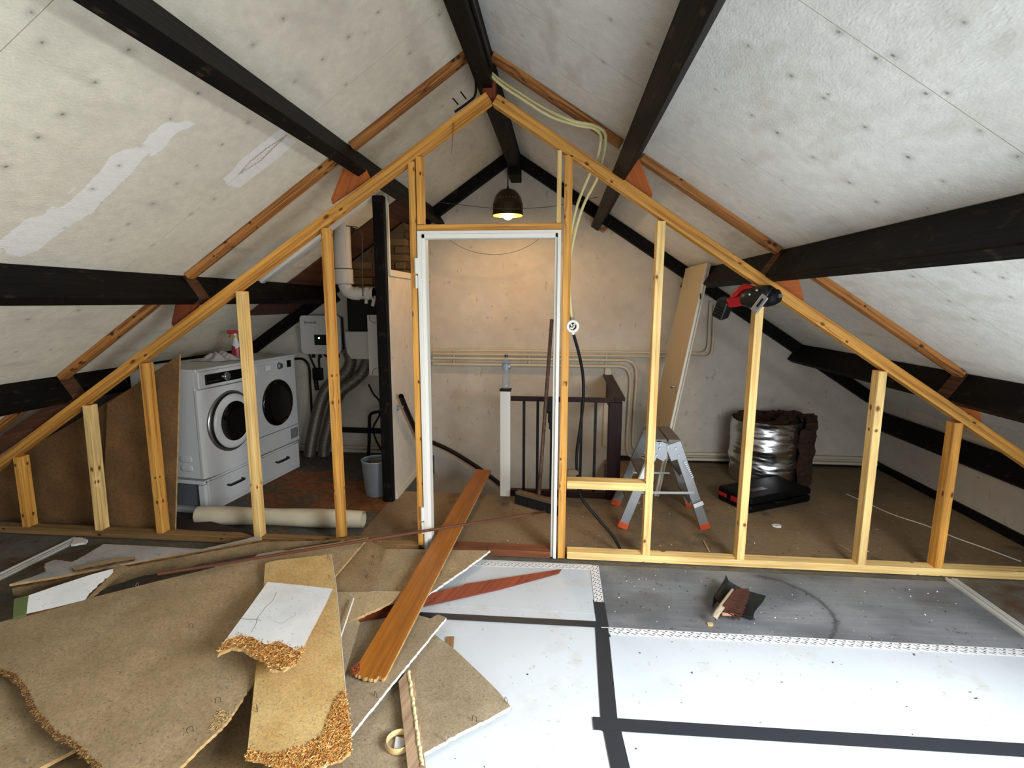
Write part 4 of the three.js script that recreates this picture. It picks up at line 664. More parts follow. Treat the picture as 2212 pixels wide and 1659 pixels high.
{
  const y0 = 0.275, H = 0.83, W = 0.597;
  const t = thing('washing_machine', 'white front-loading washing machine with a round glass door', 'washing machine', mAt(0), TURN);
  mesh('body', at(box(W, H - 0.02, 0.56, 0.01), 0, y0 + (H - 0.02) / 2, -0.285), M.enamelSide, t);
  const curve = []; for (let i = 0; i <= 16; i++) { const a = i / 16 * 2 - 1; curve.push(new THREE.Vector2(a * (W / 2 - 0.002), -(0.03 - 0.022 * a * a * a * a - 0.008 * a * a))); }
  const fs = new THREE.Shape([new THREE.Vector2(-W / 2 + 0.002, 0.02), ...curve, new THREE.Vector2(W / 2 - 0.002, 0.02)]);
  mesh('front_panel', new THREE.ExtrudeGeometry(fs, { depth: H - 0.16, bevelEnabled: true, bevelSize: 0.002, bevelThickness: 0.002, bevelSegments: 1, steps: 1 }).rotateX(-Math.PI / 2).translate(0, y0 + 0.005, 0), M.enamelD = std({ color: 0xd2d3d2, roughness: 0.3, side: THREE.DoubleSide }), t);
  mesh('control_panel', at(box(W - 0.004, 0.13, 0.05, 0.008), 0, y0 + H - 0.083, 0.003), M.enamel, t);
  mesh('worktop', at(box(W, 0.028, 0.58, 0.008), 0, y0 + H - 0.014, -0.28), M.enamel, t);
  const cp = mesh('display_strip', at(box(0.5, 0.078, 0.012, 0.004), 0.015, y0 + H - 0.085, 0.026), M.gloss, t);
  mesh('dial', ringGeo([[0.001, 0.02], [0.026, 0.02], [0.031, 0.014], [0.031, 0]]).translate(-0.02, y0 + H - 0.085, 0.031), M.chrome, cp);
  mesh('detergent_drawer', at(box(0.15, 0.07, 0.006, 0.003), -0.15, y0 + H - 0.085, 0.032), M.gloss, cp); mesh('drawer_grip', at(box(0.1, 0.004, 0.004, 0.001), -0.155, y0 + H - 0.1, 0.036), M.chrome, cp);
  const d = mesh('door', ringGeo([[0.155, 0.062], [0.165, 0.07], [0.2, 0.066], [0.215, 0.05], [0.22, 0.022], [0.2, 0.02]]).translate(0.0, y0 + 0.39, 0.005), M.enamelD, t);
  mesh('door_ring', ringGeo([[0.221, 0.03], [0.235, 0.034], [0.245, 0.022], [0.245, 0.01]]).translate(0, y0 + 0.39, 0.005), M.chrome, d);
  mesh('door_groove', ringGeo([[0.2, 0.058], [0.222, 0.046], [0.222, 0.01]]).translate(0, y0 + 0.39, 0.003), M.darkPlastic, d);
  mesh('door_glass', ringGeo([[0.001, 0.03], [0.05, 0.032], [0.11, 0.042], [0.15, 0.06], [0.158, 0.064]]).translate(0, y0 + 0.39, 0.005), M.gloss, d);
  // pressed relief on the side panel
  const side = [[0.2, 0.02], [0.13, 0.016]]; for (const [r, tr] of side) mesh('pressed_ring', new THREE.TorusGeometry(r, tr, 8, 40).scale(0.35, 1, 1).rotateY(Math.PI / 2).scale(0.3, 1, 1).translate(-W / 2 - 0.001, y0 + 0.42, -0.3), M.enamelSide, t);
  for (const yy of [0.12, 0.05]) mesh('pressed_slot', new THREE.CapsuleGeometry(0.025, 0.06, 6, 12).rotateX(Math.PI / 2).scale(0.2, 1, 1).translate(-W / 2 - 0.0005, y0 + yy + 0.03, -0.14), M.enamelSide, t);
  const u = thing('tumble_dryer', 'white tumble dryer with a black round door and vent grille', 'tumble dryer', mAt(1), TURN);
  mesh('body', at(box(W, H - 0.015, 0.58, 0.01), 0, y0 + (H - 0.015) / 2, -0.275), M.enamel, u); mesh('worktop', at(box(W, 0.024, 0.59, 0.008), 0, y0 + H - 0.012, -0.27), M.enamel, u);
  mesh('kick_groove', at(box(W - 0.02, 0.004, 0.004, 0), 0, y0 + 0.16, 0.015), M.darkPlastic, u);
  const e = mesh('door', ringGeo([[0.001, 0.034], [0.15, 0.032], [0.2, 0.024], [0.21, 0.012], [0.21, 0]], 64).translate(-0.0, y0 + 0.42, 0.012), M.gloss, u); void e;
  const q = mesh('dial', ringGeo([[0.001, 0.024], [0.022, 0.024], [0.026, 0.018], [0.026, 0]]).translate(0.06, y0 + H - 0.085, 0.014), M.chrome, u); mesh('dial_ring', ringGeo([[0.026, 0.006], [0.031, 0.004], [0.031, 0]]).translate(0.06, y0 + H - 0.085, 0.014), M.darkPlastic, q);
  mesh('display', at(box(0.06, 0.065, 0.006, 0.003), 0.2, y0 + H - 0.08, 0.016), M.gloss, u);
  mesh('water_drawer', at(box(0.2, 0.075, 0.008, 0.006), -0.16, y0 + H - 0.09, 0.016), M.enamel, u); mesh('drawer_grip', at(box(0.06, 0.045, 0.006, 0.008), -0.1, y0 + H - 0.085, 0.022), std({ color: 0xf0f1ee, roughness: 0.2 }), u);
  for (let i = 0; i < 9; i++) mesh('grille_slot', at(box(0.006, 0.095, 0.004, 0), 0.17 + i * 0.0125, y0 + 0.085, 0.0145), M.darkPlastic, u);
}
// towel and spray bottle on the washing machine
{
  const c = onFloor(474, 778, 1.105); const N = 40, P = [], I = [];
  for (let j = 0; j <= N; j++) for (let i = 0; i <= N; i++) { const u = i / N * 2 - 1, v = j / N * 2 - 1, r = Math.hypot(u, v), e = Math.max(0, 1 - r ** 3); const edge = 1 + 0.15 * Math.sin(Math.atan2(v, u) * 5); P.push(c.x + v * 0.15 * edge, 1.108 + e * (0.02 + 0.06 * fbm(i / N, j / N, 6, 6, 4, 611) + 0.014 * Math.sin(u * 9 + v * 4)) * (1 - 0.35 * u), c.z - 0.04 - u * 0.16 * edge); }
  for (let j = 0; j < N; j++) for (let i = 0; i < N; i++) { const k = j * (N + 1) + i; I.push(k, k + 1, k + N + 1, k + 1, k + N + 2, k + N + 1); }
  const g = new THREE.BufferGeometry(); g.setAttribute('position', new THREE.Float32BufferAttribute(P, 3)); g.setIndex(I); g.computeVertexNormals();
  single('crumpled_towel', g, std({ color: 0xb9b4ae, roughness: 0.95, side: THREE.DoubleSide }), 'crumpled off-white towel on top of the washing machine', 'towel');
  const p = onFloor(512, 776, 1.106), t = thing('spray_bottle', 'white spray bottle with a red trigger on the washing machine', 'spray bottle', [p.x, 1.106, p.z], 0.3);
  const lab = canvasTex(256, 256, (k, w, h) => { k.fillStyle = '#c9cfd6'; k.fillRect(0, 0, w, h); k.fillStyle = '#8e1f2c'; k.beginPath(); k.moveTo(0, 150); k.quadraticCurveTo(128, 90, 256, 130); k.lineTo(256, 185); k.quadraticCurveTo(128, 150, 0, 205); k.fill(); k.fillStyle = '#2b2f38'; k.fillRect(40, 195, 60, 40); k.fillRect(150, 190, 50, 34); });
  mesh('bottle', lathe([[0.001, 0.0], [0.034, 0], [0.038, 0.01], [0.038, 0.08], [0.032, 0.11], [0.024, 0.14], [0.017, 0.165], [0.015, 0.18], [0.015, 0.185]], 28).scale(1, 1, 0.7), std({ map: lab, roughness: 0.35 }), t);
  mesh('neck', cyl(V(0, 0.182, 0), V(0, 0.205, 0), 0.015), std({ color: 0xd8b020, roughness: 0.4 }), t); const red = std({ color: 0xa81a1a, roughness: 0.4 });
  mesh('spray_head', at(box(0.085, 0.03, 0.026, 0.008), -0.018, 0.232, 0), red, t); mesh('trigger', tube([[-0.035, 0.22, 0], [-0.042, 0.2, 0], [-0.05, 0.185, 0]], 0.006, 12, 8), red, t); mesh('collar', cyl(V(0, 0.203, 0), V(0, 0.222, 0), 0.012), std({ color: 0xe8e8e8 }), t);
}
// ---------- aluminium stepladder
{
  const t = thing('stepladder', 'small aluminium double-sided stepladder with orange feet', 'stepladder');
  const FL = onFloor(1343, 1141), FR = onFloor(1524, 1143), RLt = onFloor(1328, 1091), RRt = onFloor(1492, 1094), yT = 0.63;
  const TF = [V(0.69, yT, -3.665), V(0.815, yT, -3.665)], TR = [V(0.68, yT, -4.02), V(0.80, yT, -4.02)];
  const rail = (a, b) => { const A = a.clone().lerp(b, 0.05); mesh('side_rail', bar(A, b, 0.028, 0.066, V(1, 0.4, 0), 0.004), M.ladderAlu, t); const f = mesh('foot', bar(a.clone().setY(0.001), a.clone().lerp(b, 0.075), 0.034, 0.074, V(1, 0, 0), 0.006), M.orangeFoot, t); void f; };
  M.ladderAlu = std({ color: 0x9b9ea2, metalness: 0.7, roughness: 0.42 });
  M.orangeFoot = std({ color: 0xc4481a, roughness: 0.55 });
  rail(FL, TF[0]); rail(FR, TF[1]); rail(RLt, TR[0]); rail(RRt, TR[1]);
  const tread = (s, w) => { const k = s; const a = FL.clone().lerp(TF[0], k), b = RLt.clone().lerp(TR[0], k); mesh('tread', bar(a.add(V(0.01, 0, 0)), b.add(V(0.01, 0, 0)), 0.085 * w, 0.022, V(0, 1, 0), 0.003), M.treadAlu, t); };
  M.treadAlu = std({ color: 0x7e7a72, metalness: 0.5, roughness: 0.6, bumpMap: grainBump, bumpScale: 0.002 });
  tread(0.62, 1.1); tread(0.3, 1.1);
  for (const k of [0.3, 0.62]) mesh('tread', bar(FR.clone().lerp(TF[1], k).add(V(-0.01, 0, 0)), RRt.clone().lerp(TR[1], k).add(V(-0.01, 0, 0)), 0.08, 0.022, V(0, 1, 0), 0.003), M.treadAlu, t);
  mesh('top_platform', at(box(0.085, 0.024, 0.4, 0.003, 'z'), 0.705, yT + 0.014, -3.845), M.treadAlu, t); mesh('top_platform', at(box(0.085, 0.024, 0.4, 0.003, 'z'), 0.8, yT + 0.014, -3.845), M.treadAlu, t);
  // hinge plates
  const pl = (pts, z) => slab(pts.map(([x, y]) => onZ(x, y, z)), 0.004, { face: V(0, 0, 1) });
  const h1 = mesh('hinge_plate', pl([[1417, 955], [1424, 952], [1443, 960], [1440, 990], [1432, 996], [1416, 988]], -3.645), M.ladderAlu, t), h2 = mesh('hinge_plate', pl([[1438, 963], [1470, 953], [1476, 988], [1450, 996], [1444, 980]], -3.64), M.ladderAlu, t);
  for (const [x, y, o] of [[1426, 960, h1], [1425, 969, h1], [1419, 983, h1], [1443, 965, h2], [1460, 969, h2], [1466, 984, h2]]) { const p = onZ(x, y, -3.636); mesh('rivet', cyl(p, p.clone().add(V(0, 0, 0.004)), 0.0065, 0.005, 10), M.chrome, o); }
  const s0 = onZ(1375, 1064, -3.65), s1 = onZ(1500, 1065, -3.65); mesh('spreader_bar', bar(s0, s1, 0.004, 0.018, V(0, 1, 0), 0.001), M.alu, t); const s2 = onZ(1366, 1021, -4.02), s3 = onZ(1447, 1022, -4.02); mesh('spreader_bar', bar(s2, s3, 0.004, 0.016, V(0, 1, 0), 0.001), M.alu, t);
  const st = canvasTex(64, 256, (c, w, h) => { c.fillStyle = '#e9eaec'; c.fillRect(0, 0, w, h); c.fillStyle = '#2b3550'; c.fillRect(10, 10, 40, 40); c.fillStyle = '#5b616e'; for (let i = 0; i < 12; i++) c.fillRect(10, 66 + i * 15, 20 + 24 * hash(i, 2, 3), 6); });
  const stick = (a, b, w, m) => { const A = onZ(...a, -3.63), B = onZ(...b, -3.63); mesh('sticker', bar(A, B, 0.0012, w, V(1, 0.3, 0), 0), m, t); };
  const stm = std({ color: 0xe6e7ea, roughness: 0.4 }); stick([1383, 1040], [1402, 996], 0.03, stm); stick([1499, 1094], [1519, 1086], 0.03, stm);
  for (let i = 0; i < 9; i++) { const a = [1478 + i * 2.0, 1000 + i * 3.9]; stick([a[0], a[1]], [a[0] + 4.5, a[1] - 1.4], 0.007, stm); } void st;
}
// ---------- foil-backed insulation roll
{
  const t = thing('insulation_roll', 'big loose roll of brown mineral wool with crinkled silver foil', 'insulation', [1.85, 0.002, -4.875]);
  const H = 0.56, turns = [], N = 150, a0 = 0.6, a1 = a0 + Math.PI * 2 * 2.15;
  const rad = (s) => 0.13 + 0.2 * s;
  const outer = [], inner = [];
  for (let i = 0; i <= N; i++) { const s = i / N, a = a0 + (a1 - a0) * s, r = rad(s), w = 0.075; outer.push(new THREE.Vector2(Math.cos(a) * r, Math.sin(a) * r)); inner.push(new THREE.Vector2(Math.cos(a) * (r - w), Math.sin(a) * (r - w))); }
  M.wool = std({ map: dataTex(256, 256, (u, v) => mix3([92, 58, 38], [48, 28, 18], clamp(fbm(u, v, 12, 24, 4, 701) * 1.5 - 0.2)), true, [0.3, 0.3]), bumpMap: grainBump, bumpScale: 0.012, roughness: 1 });
  const mk = (pts, h, jit) => { const sh = new THREE.Shape(pts); const g = new THREE.ExtrudeGeometry(sh, { depth: h, bevelEnabled: false, steps: 10 }).rotateX(-Math.PI / 2); const p = g.attributes.position; for (let i = 0; i < p.count; i++) { const x = p.getX(i), y = p.getY(i), z = p.getZ(i); const n = noise(x * 22 + 40, y * 20 + z * 17 + 60, 999, 999, 709) - 0.5; p.setXYZ(i, x * (1 + n * jit), y + (y > h * 0.9 ? n * 0.05 : 0), z * (1 + n * jit)); } g.computeVertexNormals(); return g; };
  const single1 = []; for (let i = 0; i < N; i++) { if (i % 6 === 0) { const j = Math.min(N, i + 6); const o = outer.slice(i, j + 1), n = inner.slice(i, j + 1).reverse(); single1.push(mk([...o, ...n], H * (0.97 + 0.06 * hash(i, 1, 5)), 0.05)); } }
  mesh('mineral_wool', merged(single1), M.wool, t);
  // foil on the outside of the last turn
  M.foilSheet = std({ color: 0xc9c9cc, metalness: 1, roughness: 0.24, side: THREE.DoubleSide });
  const P = [], I = [], U = 130, W = 60;
  for (let j = 0; j <= W; j++) for (let i = 0; i <= U; i++) { const s = 0.52 + 0.42 * i / U, a = a0 + (a1 - a0) * s, y = H * j / W; const cr = 0.035 * (fbm(i / U, j / W, 7, 9, 4, 721) - 0.5) + 0.02 * Math.abs(fbm(i / U, j / W, 3, 14, 3, 727) - 0.5); const r = rad(s) + 0.014 + cr; P.push(Math.cos(a) * r, y + (j === W ? 0.02 * (hash(i >> 3, 1, 9) - 0.5) : 0), -Math.sin(a) * r); }
  for (let j = 0; j < W; j++) for (let i = 0; i < U; i++) { const k = j * (U + 1) + i; I.push(k, k + U + 1, k + 1, k + 1, k + U + 1, k + U + 2); }
  const g = new THREE.BufferGeometry(); g.setAttribute('position', new THREE.Float32BufferAttribute(P, 3)); g.setIndex(I); g.computeVertexNormals(); mesh('foil_facing', g, M.foilSheet, t);
  const fl = [], fa = (a, r) => new THREE.Vector2(0.05 + Math.cos(a) * r, -0.02 + Math.sin(a) * r * 0.86); for (let k = 0; k < 12; k++) { const a = -0.95 + k * 0.2, b = a + 0.215, r = 0.375 - 0.02 * Math.max(0, k - 6); fl.push(mk([fa(a, r - 0.075), fa(a, r), fa(b, r), fa(b, r - 0.075)], H * (1.03 - (k < 3 ? 0.16 * (3 - k) / 3 : 0) + 0.03 * hash(k, 2, 8)), 0.07)); }
  mesh('loose_flap', merged(fl), M.wool, t); void turns;
}
{
  const p0 = V(1.458, 0, -3.964), p1 = V(2.041, 0, -4.276), d = p1.clone().sub(p0).normalize(), s = V(d.z, 0, -d.x), c = p0.clone().lerp(p1, 0.5).addScaledVector(s, 0.17);
  const t = thing('tool_case', 'black plastic tool case with red latches in front of the insulation roll', 'case', [c.x, 0.002, c.z], Math.atan2(-d.z, d.x));
  M.caseBlack = phys({ color: 0x0b0b0c, roughness: 0.5, specularIntensity: 0.3 });
  mesh('lower_shell', at(box(0.66, 0.06, 0.34, 0.022), 0, 0.031, 0), M.caseBlack, t); mesh('lid', at(box(0.66, 0.06, 0.34, 0.022), 0, 0.094, 0), M.caseBlack, t);
  const red = std({ color: 0xa01522, roughness: 0.4 }); mesh('latch', at(box(0.01, 0.04, 0.09, 0.004), -0.332, 0.065, 0.02), red, t); mesh('latch', at(box(0.012, 0.03, 0.08, 0.004), -0.333, 0.065, -0.11), red, t);
  mesh('badge', at(box(0.16, 0.003, 0.05, 0.001), -0.12, 0.1245, 0.03), std({ color: 0x1c1416, roughness: 0.3 }), t); mesh('badge_stripe', at(box(0.16, 0.002, 0.008, 0), -0.12, 0.1262, 0.06), std({ color: 0x6e2a30, roughness: 0.3 }), t); mesh('handle', tube([[-0.1, 0.07, 0.165], [-0.09, 0.07, 0.2], [0.09, 0.07, 0.2], [0.1, 0.07, 0.165]], 0.011, 30, 8), M.caseBlack, t);
}
// ---------- red cordless saw left in the stud
{
  const A = onZ(1566, 655, -3.27), B = onZ(1654, 640, -3.07), d = B.clone().sub(A), L = d.length(); d.normalize();
  const side = V(0, 0, 1).addScaledVector(d, -d.z).normalize(), up = side.clone().cross(d);
  const t = thing('cordless_saw', 'red and black cordless saw hanging in the cut stud head', 'saw'); t.position.copy(A); t.quaternion.setFromRotationMatrix(new THREE.Matrix4().makeBasis(d, up, side));
  const red = std({ color: 0xa3101c, roughness: 0.35 }), blk = M.darkPlastic;
  mesh('battery', at(box(0.075, 0.12, 0.08, 0.012), 0.0, -0.035, 0).rotateZ(-0.6), blk, t); for (let i = 0; i < 4; i++) mesh('battery_rib', at(box(0.06, 0.006, 0.084, 0.002), 0.0, -0.02 - i * 0.018, 0).rotateZ(-0.6), M.caseBlack, t);
  mesh('grip', at(box(0.13, 0.062, 0.06, 0.022), 0.085, 0.0, 0), red, t); mesh('hand_loop', tube([[0.06, 0.02, 0], [0.1, 0.055, 0], [0.15, 0.07, 0], [0.19, 0.05, 0]], 0.02, 30, 12), red, t);
  mesh('motor_housing', ringGeo([[0.001, 0.19], [0.035, 0.188], [0.052, 0.165], [0.06, 0.12], [0.058, 0.05], [0.045, 0.01], [0.02, 0]], 28).rotateY(Math.PI / 2).translate(0.12, 0.005, 0), blk, t);
  mesh('front_boot', ringGeo([[0.001, 0.09], [0.036, 0.088], [0.046, 0.06], [0.05, 0.02], [0.046, 0]], 28).rotateY(Math.PI / 2).translate(0.24, -0.01, 0), M.rubber, t);
  const sh = mesh('shoe', box(0.115, 0.045, 0.012, 0.006).rotateZ(0.72).translate(L - 0.005, -0.03, 0.062), M.alu, t); mesh('shoe_slot', box(0.06, 0.016, 0.014, 0.004).rotateZ(0.72).translate(L + 0.002, -0.024, 0.063), blk, sh); mesh('blade', at(box(0.09, 0.02, 0.0015, 0), L + 0.05, -0.01, 0), M.alu, t); mesh('vent_bolt', at(new THREE.SphereGeometry(0.008, 10, 8), 0.2, 0.03, 0.055), M.alu, t); mesh('vent_bolt', at(new THREE.SphereGeometry(0.008, 10, 8), 0.24, 0.045, 0.045), M.alu, t);
}
// ---------- old door leaning to the right against the slope
{
  const b = onFloor(1413, 1072), q = onR(1527, 560), k = 0.985, top = b.clone().lerp(q, k), dep = V(0, 0, -0.71), e = top.clone().sub(b), n = e.clone().cross(dep).normalize(); if (n.x > 0) n.negate();
  const t = thing('leaning_door', 'old cream panel door standing on edge against the roof slope', 'door');
  b.y += 0.002;
  mesh('door_leaf', slab([b.clone(), b.clone().add(dep), top.clone().add(dep), top.clone()], 0.04, { face: n }), (M.oldCream = std({ color: 0xc6bba2, roughness: 0.7, bumpMap: grainBump, bumpScale: 0.0006 })), t);
  const lip = (o, w) => bar(b.clone().addScaledVector(n, -o).add(V(0, 0.004, 0.003)), top.clone().addScaledVector(n, -o).add(V(0, 0, 0.003)), w, 0.012, V(0, 0, 1), 0.002);
  mesh('edge_lipping', lip(0.01, 0.016), M.whitePaint, t); mesh('edge_lipping', lip(0.032, 0.014), M.creamPaint, t);
  const hp = b.clone().lerp(top, 0.86); mesh('latch', at(box(0.01, 0.05, 0.01, 0.002, 'y'), hp.x + 0.012, hp.y, hp.z + 0.006), M.blackPlain, t);
  const hb = b.clone().lerp(top, 0.47).add(V(-0.03, 0, -0.1)); mesh('door_handle', tube([[hb.x + 0.03, hb.y, hb.z], [hb.x - 0.01, hb.y, hb.z], [hb.x - 0.012, hb.y + 0.002, hb.z + 0.06]], 0.007, 16, 8), M.alu, t);
}
// ---------- dustpan and hand brush
{
  const P = (x, y, h) => onFloor(x, y, h);
  const t = thing('dustpan', 'black plastic dustpan on the grey sheet', 'dustpan');
  const pan = [P(1652, 1299, 0.02), P(1632, 1349, 0.02), P(1570, 1330, 0.02), P(1540, 1312, 0.05), P(1565, 1268, 0.05), P(1585, 1272, 0.03)];
  M.panBlack = std({ color: 0x1b1d1c, roughness: 0.35, side: THREE.DoubleSide });
  // curved tray: rows from the open lip back to the high wall
  const lip0 = P(1654, 1299, 0.006), lip1 = P(1630, 1350, 0.006), bk0 = P(1566, 1273, 0.01), bk1 = P(1539, 1317, 0.01), N = 14, K = 18, V0 = [], I = [];
  for (let i = 0; i <= N; i++) for (let j = 0; j <= K; j++) { const u = i / N, v = j / K, a = lip0.clone().lerp(lip1, v), b = bk0.clone().lerp(bk1, v), p = a.lerp(b, u); const sag = Math.sin(v * Math.PI); p.addScaledVector(V(-1, 0, 0.1), (1 - u) * 0.03 * sag); p.y = 0.009 + 0.045 * u * u * u + 0.03 * Math.pow(Math.abs(v * 2 - 1), 5) * (1 - 0.2 * u) + (u > 0.93 ? 0.02 : 0); V0.push(p.x, p.y, p.z); }
  for (let i = 0; i < N; i++) for (let j = 0; j < K; j++) { const k = i * (K + 1) + j; I.push(k, k + 1, k + K + 1, k + 1, k + K + 2, k + K + 1); }
  const g = new THREE.BufferGeometry(); g.setAttribute('position', new THREE.Float32BufferAttribute(V0, 3)); g.setIndex(I); g.computeVertexNormals(); mesh('tray', g, M.panBlack, t);
  mesh('handle', bar(P(1585, 1327, 0.05), P(1558, 1326, 0.055), 0.02, 0.018, V(0, 1, 0), 0.008), std({ color: 0xa9785a, roughness: 0.6 }), t); mesh('back_wall', bar(bk0.clone().setY(0.05), bk1.clone().setY(0.05), 0.006, 0.06), M.panBlack, t); void pan;
  const b = thing('hand_brush', 'brown-bristled hand brush with a bare wooden back lying in the dustpan', 'brush');
  const h0 = P(1585, 1276, 0.085), h1 = P(1557, 1313, 0.09), h2 = P(1542, 1336, 0.06);
  mesh('brush_back', bar(h0, h1, 0.03, 0.022, V(0.4, 1, 0), 0.008), (M.dustyWood = std({ map: woodTex([164, 148, 126], [128, 112, 92], [182, 168, 146], 151, 0), roughness: 0.85 })), b); mesh('brush_handle', tube([h1, h1.clone().lerp(h2, 0.5).add(V(0, 0.004, 0)), h2], 0.015, 20, 12), M.dustyWood, b);
  const list = [], tips = [P(1618, 1282, 0.045), P(1597, 1330, 0.05)]; for (let i = 0; i < 26; i++) for (let k = 0; k < 7; k++) { const s = (i + 0.5) / 26, a = h0.clone().lerp(h1, s).add(V(0.008, (k - 3) * 0.004, 0)), e = tips[0].clone().lerp(tips[1], clamp(s + rr(-0.03, 0.03))).add(V(rr(-0.008, 0.008), (k - 3) * 0.008, rr(-0.006, 0.006))); list.push(cyl(a, e, 0.0032, 0.0022, 5)); }
  mesh('bristles', merged(list), std({ color: 0x43200f, roughness: 0.95 }), b);
}

// ---------- torn-out boards heaped on the floor
const fibreFn = (a, b, seed) => (u, v) => { const n = fbm(u, v, 5, 5, 4, seed), f = fbm(u, v, 70, 70, 3, seed + 2), h = hash(u * 512 | 0, v * 512 | 0, seed), d = fbm(u, v, 110, 110, 2, seed + 4); let c = mix3(a, b, clamp((n - 0.3) * 2)).map((x) => x * (0.86 + 0.22 * f + 0.1 * (h - 0.5))); if (d > 0.72) c = mix3(c, b.map((x) => x * 0.6), clamp((d - 0.72) * 5)); return c; };
M.fibre = std({ map: dataTex(512, 512, fibreFn([178, 154, 118], [160, 136, 100], 801), true, [0.55, 0.55]), bumpMap: grainBump, bumpScale: 0.0008, roughness: 0.85 });
M.fibreDark = std({ map: dataTex(512, 512, fibreFn([150, 124, 88], [128, 104, 70], 811), true, [0.55, 0.55]), bumpMap: grainBump, bumpScale: 0.0008, roughness: 0.85 });
M.fibreGrey = std({ map: dataTex(512, 512, fibreFn([168, 150, 122], [150, 132, 104], 821), true, [0.5, 0.5]), bumpMap: grainBump, bumpScale: 0.0012, roughness: 0.88 });
M.fibreLight = std({ map: dataTex(512, 512, fibreFn([216, 182, 122], [200, 164, 102], 831), true, [0.45, 0.45]), bumpMap: grainBump, bumpScale: 0.0008, roughness: 0.8 });
M.cutEdge = std({ map: dataTex(256, 256, fibreFn([206, 172, 116], [176, 138, 84], 841), true, [0.15, 0.15]), roughness: 0.9 });
M.tornEdge = std({ map: dataTex(256, 256, fibreFn([128, 86, 44], [84, 52, 26], 851), true, [0.1, 0.1]), bumpMap: grainBump, bumpScale: 0.006, roughness: 1 });
M.whiteEdge = std({ color: 0xe4e1da, roughness: 0.7, bumpMap: grainBump, bumpScale: 0.001 });
M.whiteFace = std({ map: dataTex(512, 512, (u, v) => { const n = fbm(u, v, 4, 4, 4, 861), d = fbm(u, v, 40, 40, 3, 863); let c = mix3([238, 238, 238], [222, 222, 222], clamp((n - 0.35) * 2.2)); if (d > 0.72) c = mix3(c, [170, 168, 166], clamp((d - 0.72) * 3)); return c; }, true, [0.5, 0.5]), roughness: 0.75, bumpMap: grainBump, bumpScale: 0.0012 });
M.greyFace = std({ map: dataTex(512, 512, (u, v) => { const n = fbm(u, v, 4, 4, 4, 871), d = fbm(u, v, 30, 30, 3, 873); let c = mix3([186, 184, 182], [160, 157, 154], clamp((n - 0.35) * 2.2)); if (d > 0.66) c = mix3(c, [130, 122, 112], clamp((d - 0.66) * 3)); return c; }, true, [0.5, 0.5]), roughness: 0.8, bumpMap: grainBump, bumpScale: 0.001 });
function planeOf(p3) { const [a, b, c] = p3.map(([x, y, h]) => onFloor(x, y, h)); return { p: a, n: b.clone().sub(a).cross(c.clone().sub(a)).normalize() }; }
function board(name, label, category, pix, p3, t, face, edge, opt = {}) {
  const pl = planeOf(p3), pts = pix.map(([x, y]) => onPlane(x, y, pl.p, pl.n));
  const g = slab(pts, t, opt), th = thing(name, label, category, [0, 0, 0], 0, opt.group);
  mesh(opt.part ?? 'panel', g, [face, edge], th);
  th.userData.pl = undefined;
  return { th, pl, pts, n: g.userData.n };
}
// a mat of short torn fibres, seeded inside a polygon
function fibres(parent, pix, pl, count, len, lift, tones, seed) {
  const n = pl.n.clone(); if (n.y < 0) n.negate();
  const pts = pix.map(([x, y]) => onPlane(x, y, pl.p, pl.n)), o = pts[0], u = pts[1].clone().sub(o).normalize(), v = n.clone().cross(u), q = pts.map((p) => { const d = p.clone().sub(o); return [d.dot(u), d.dot(v)]; });
  const xs = q.map((a) => a[0]), ys = q.map((a) => a[1]), pos = [], nor = [], col = []; let made = 0;
  for (let i = 0; i < count * 12 && made < count; i++) {
    const x = Math.min(...xs) + hash(i, 1, seed) * (Math.max(...xs) - Math.min(...xs)), y = Math.min(...ys) + hash(i, 2, seed) * (Math.max(...ys) - Math.min(...ys)); let inside = false;
    for (let a = 0, b = q.length - 1; a < q.length; b = a++) if ((q[a][1] > y) !== (q[b][1] > y) && x < (q[b][0] - q[a][0]) * (y - q[a][1]) / (q[b][1] - q[a][1]) + q[a][0]) inside = !inside;
    if (!inside) continue; made++;
    const a = hash(i, 3, seed) * 6.283, l = len * (0.4 + hash(i, 4, seed)), w = 0.0008 + 0.0018 * hash(i, 5, seed), hgt = lift * hash(i, 6, seed);
    const c = o.clone().addScaledVector(u, x).addScaledVector(v, y).addScaledVector(n, hgt), d = u.clone().multiplyScalar(Math.cos(a)).addScaledVector(v, Math.sin(a)).addScaledVector(n, (hash(i, 7, seed) - 0.4) * 0.9).normalize(), s = d.clone().cross(n).normalize(), r = s.clone().cross(d);
    const A = c.clone().addScaledVector(d, -l / 2), B = c.clone().addScaledVector(d, l / 2), c1 = A.clone().addScaledVector(s, w), c2 = A.clone().addScaledVector(s, -w), c3 = A.clone().addScaledVector(r, w * 1.3);
    const tone = tones[Math.floor(hash(i, 8, seed) * tones.length)];
    for (const tri of [[c1, c3, B], [c3, c2, B], [c2, c1, B]]) { const nn = tri[1].clone().sub(tri[0]).cross(tri[2].clone().sub(tri[0])).normalize(); const tr = nn.dot(n) < 0 ? (nn.negate(), [tri[0], tri[2], tri[1]]) : tri; for (const k of tr) { pos.push(k.x, k.y, k.z); nor.push(nn.x, nn.y, nn.z); const cc = new THREE.Color(tone); col.push(cc.r, cc.g, cc.b); } }
  }
  const g = new THREE.BufferGeometry(); g.setAttribute('position', new THREE.Float32BufferAttribute(pos, 3)); g.setAttribute('normal', new THREE.Float32BufferAttribute(nor, 3)); g.setAttribute('color', new THREE.Float32BufferAttribute(col, 3));
  const m = mesh('torn_fibres', g, M.fibreStick, parent); m.userData.kind = 'stuff'; return m;
}
M.fibreStick = std({ color: 0xffffff, vertexColors: true, roughness: 0.95, side: THREE.DoubleSide });
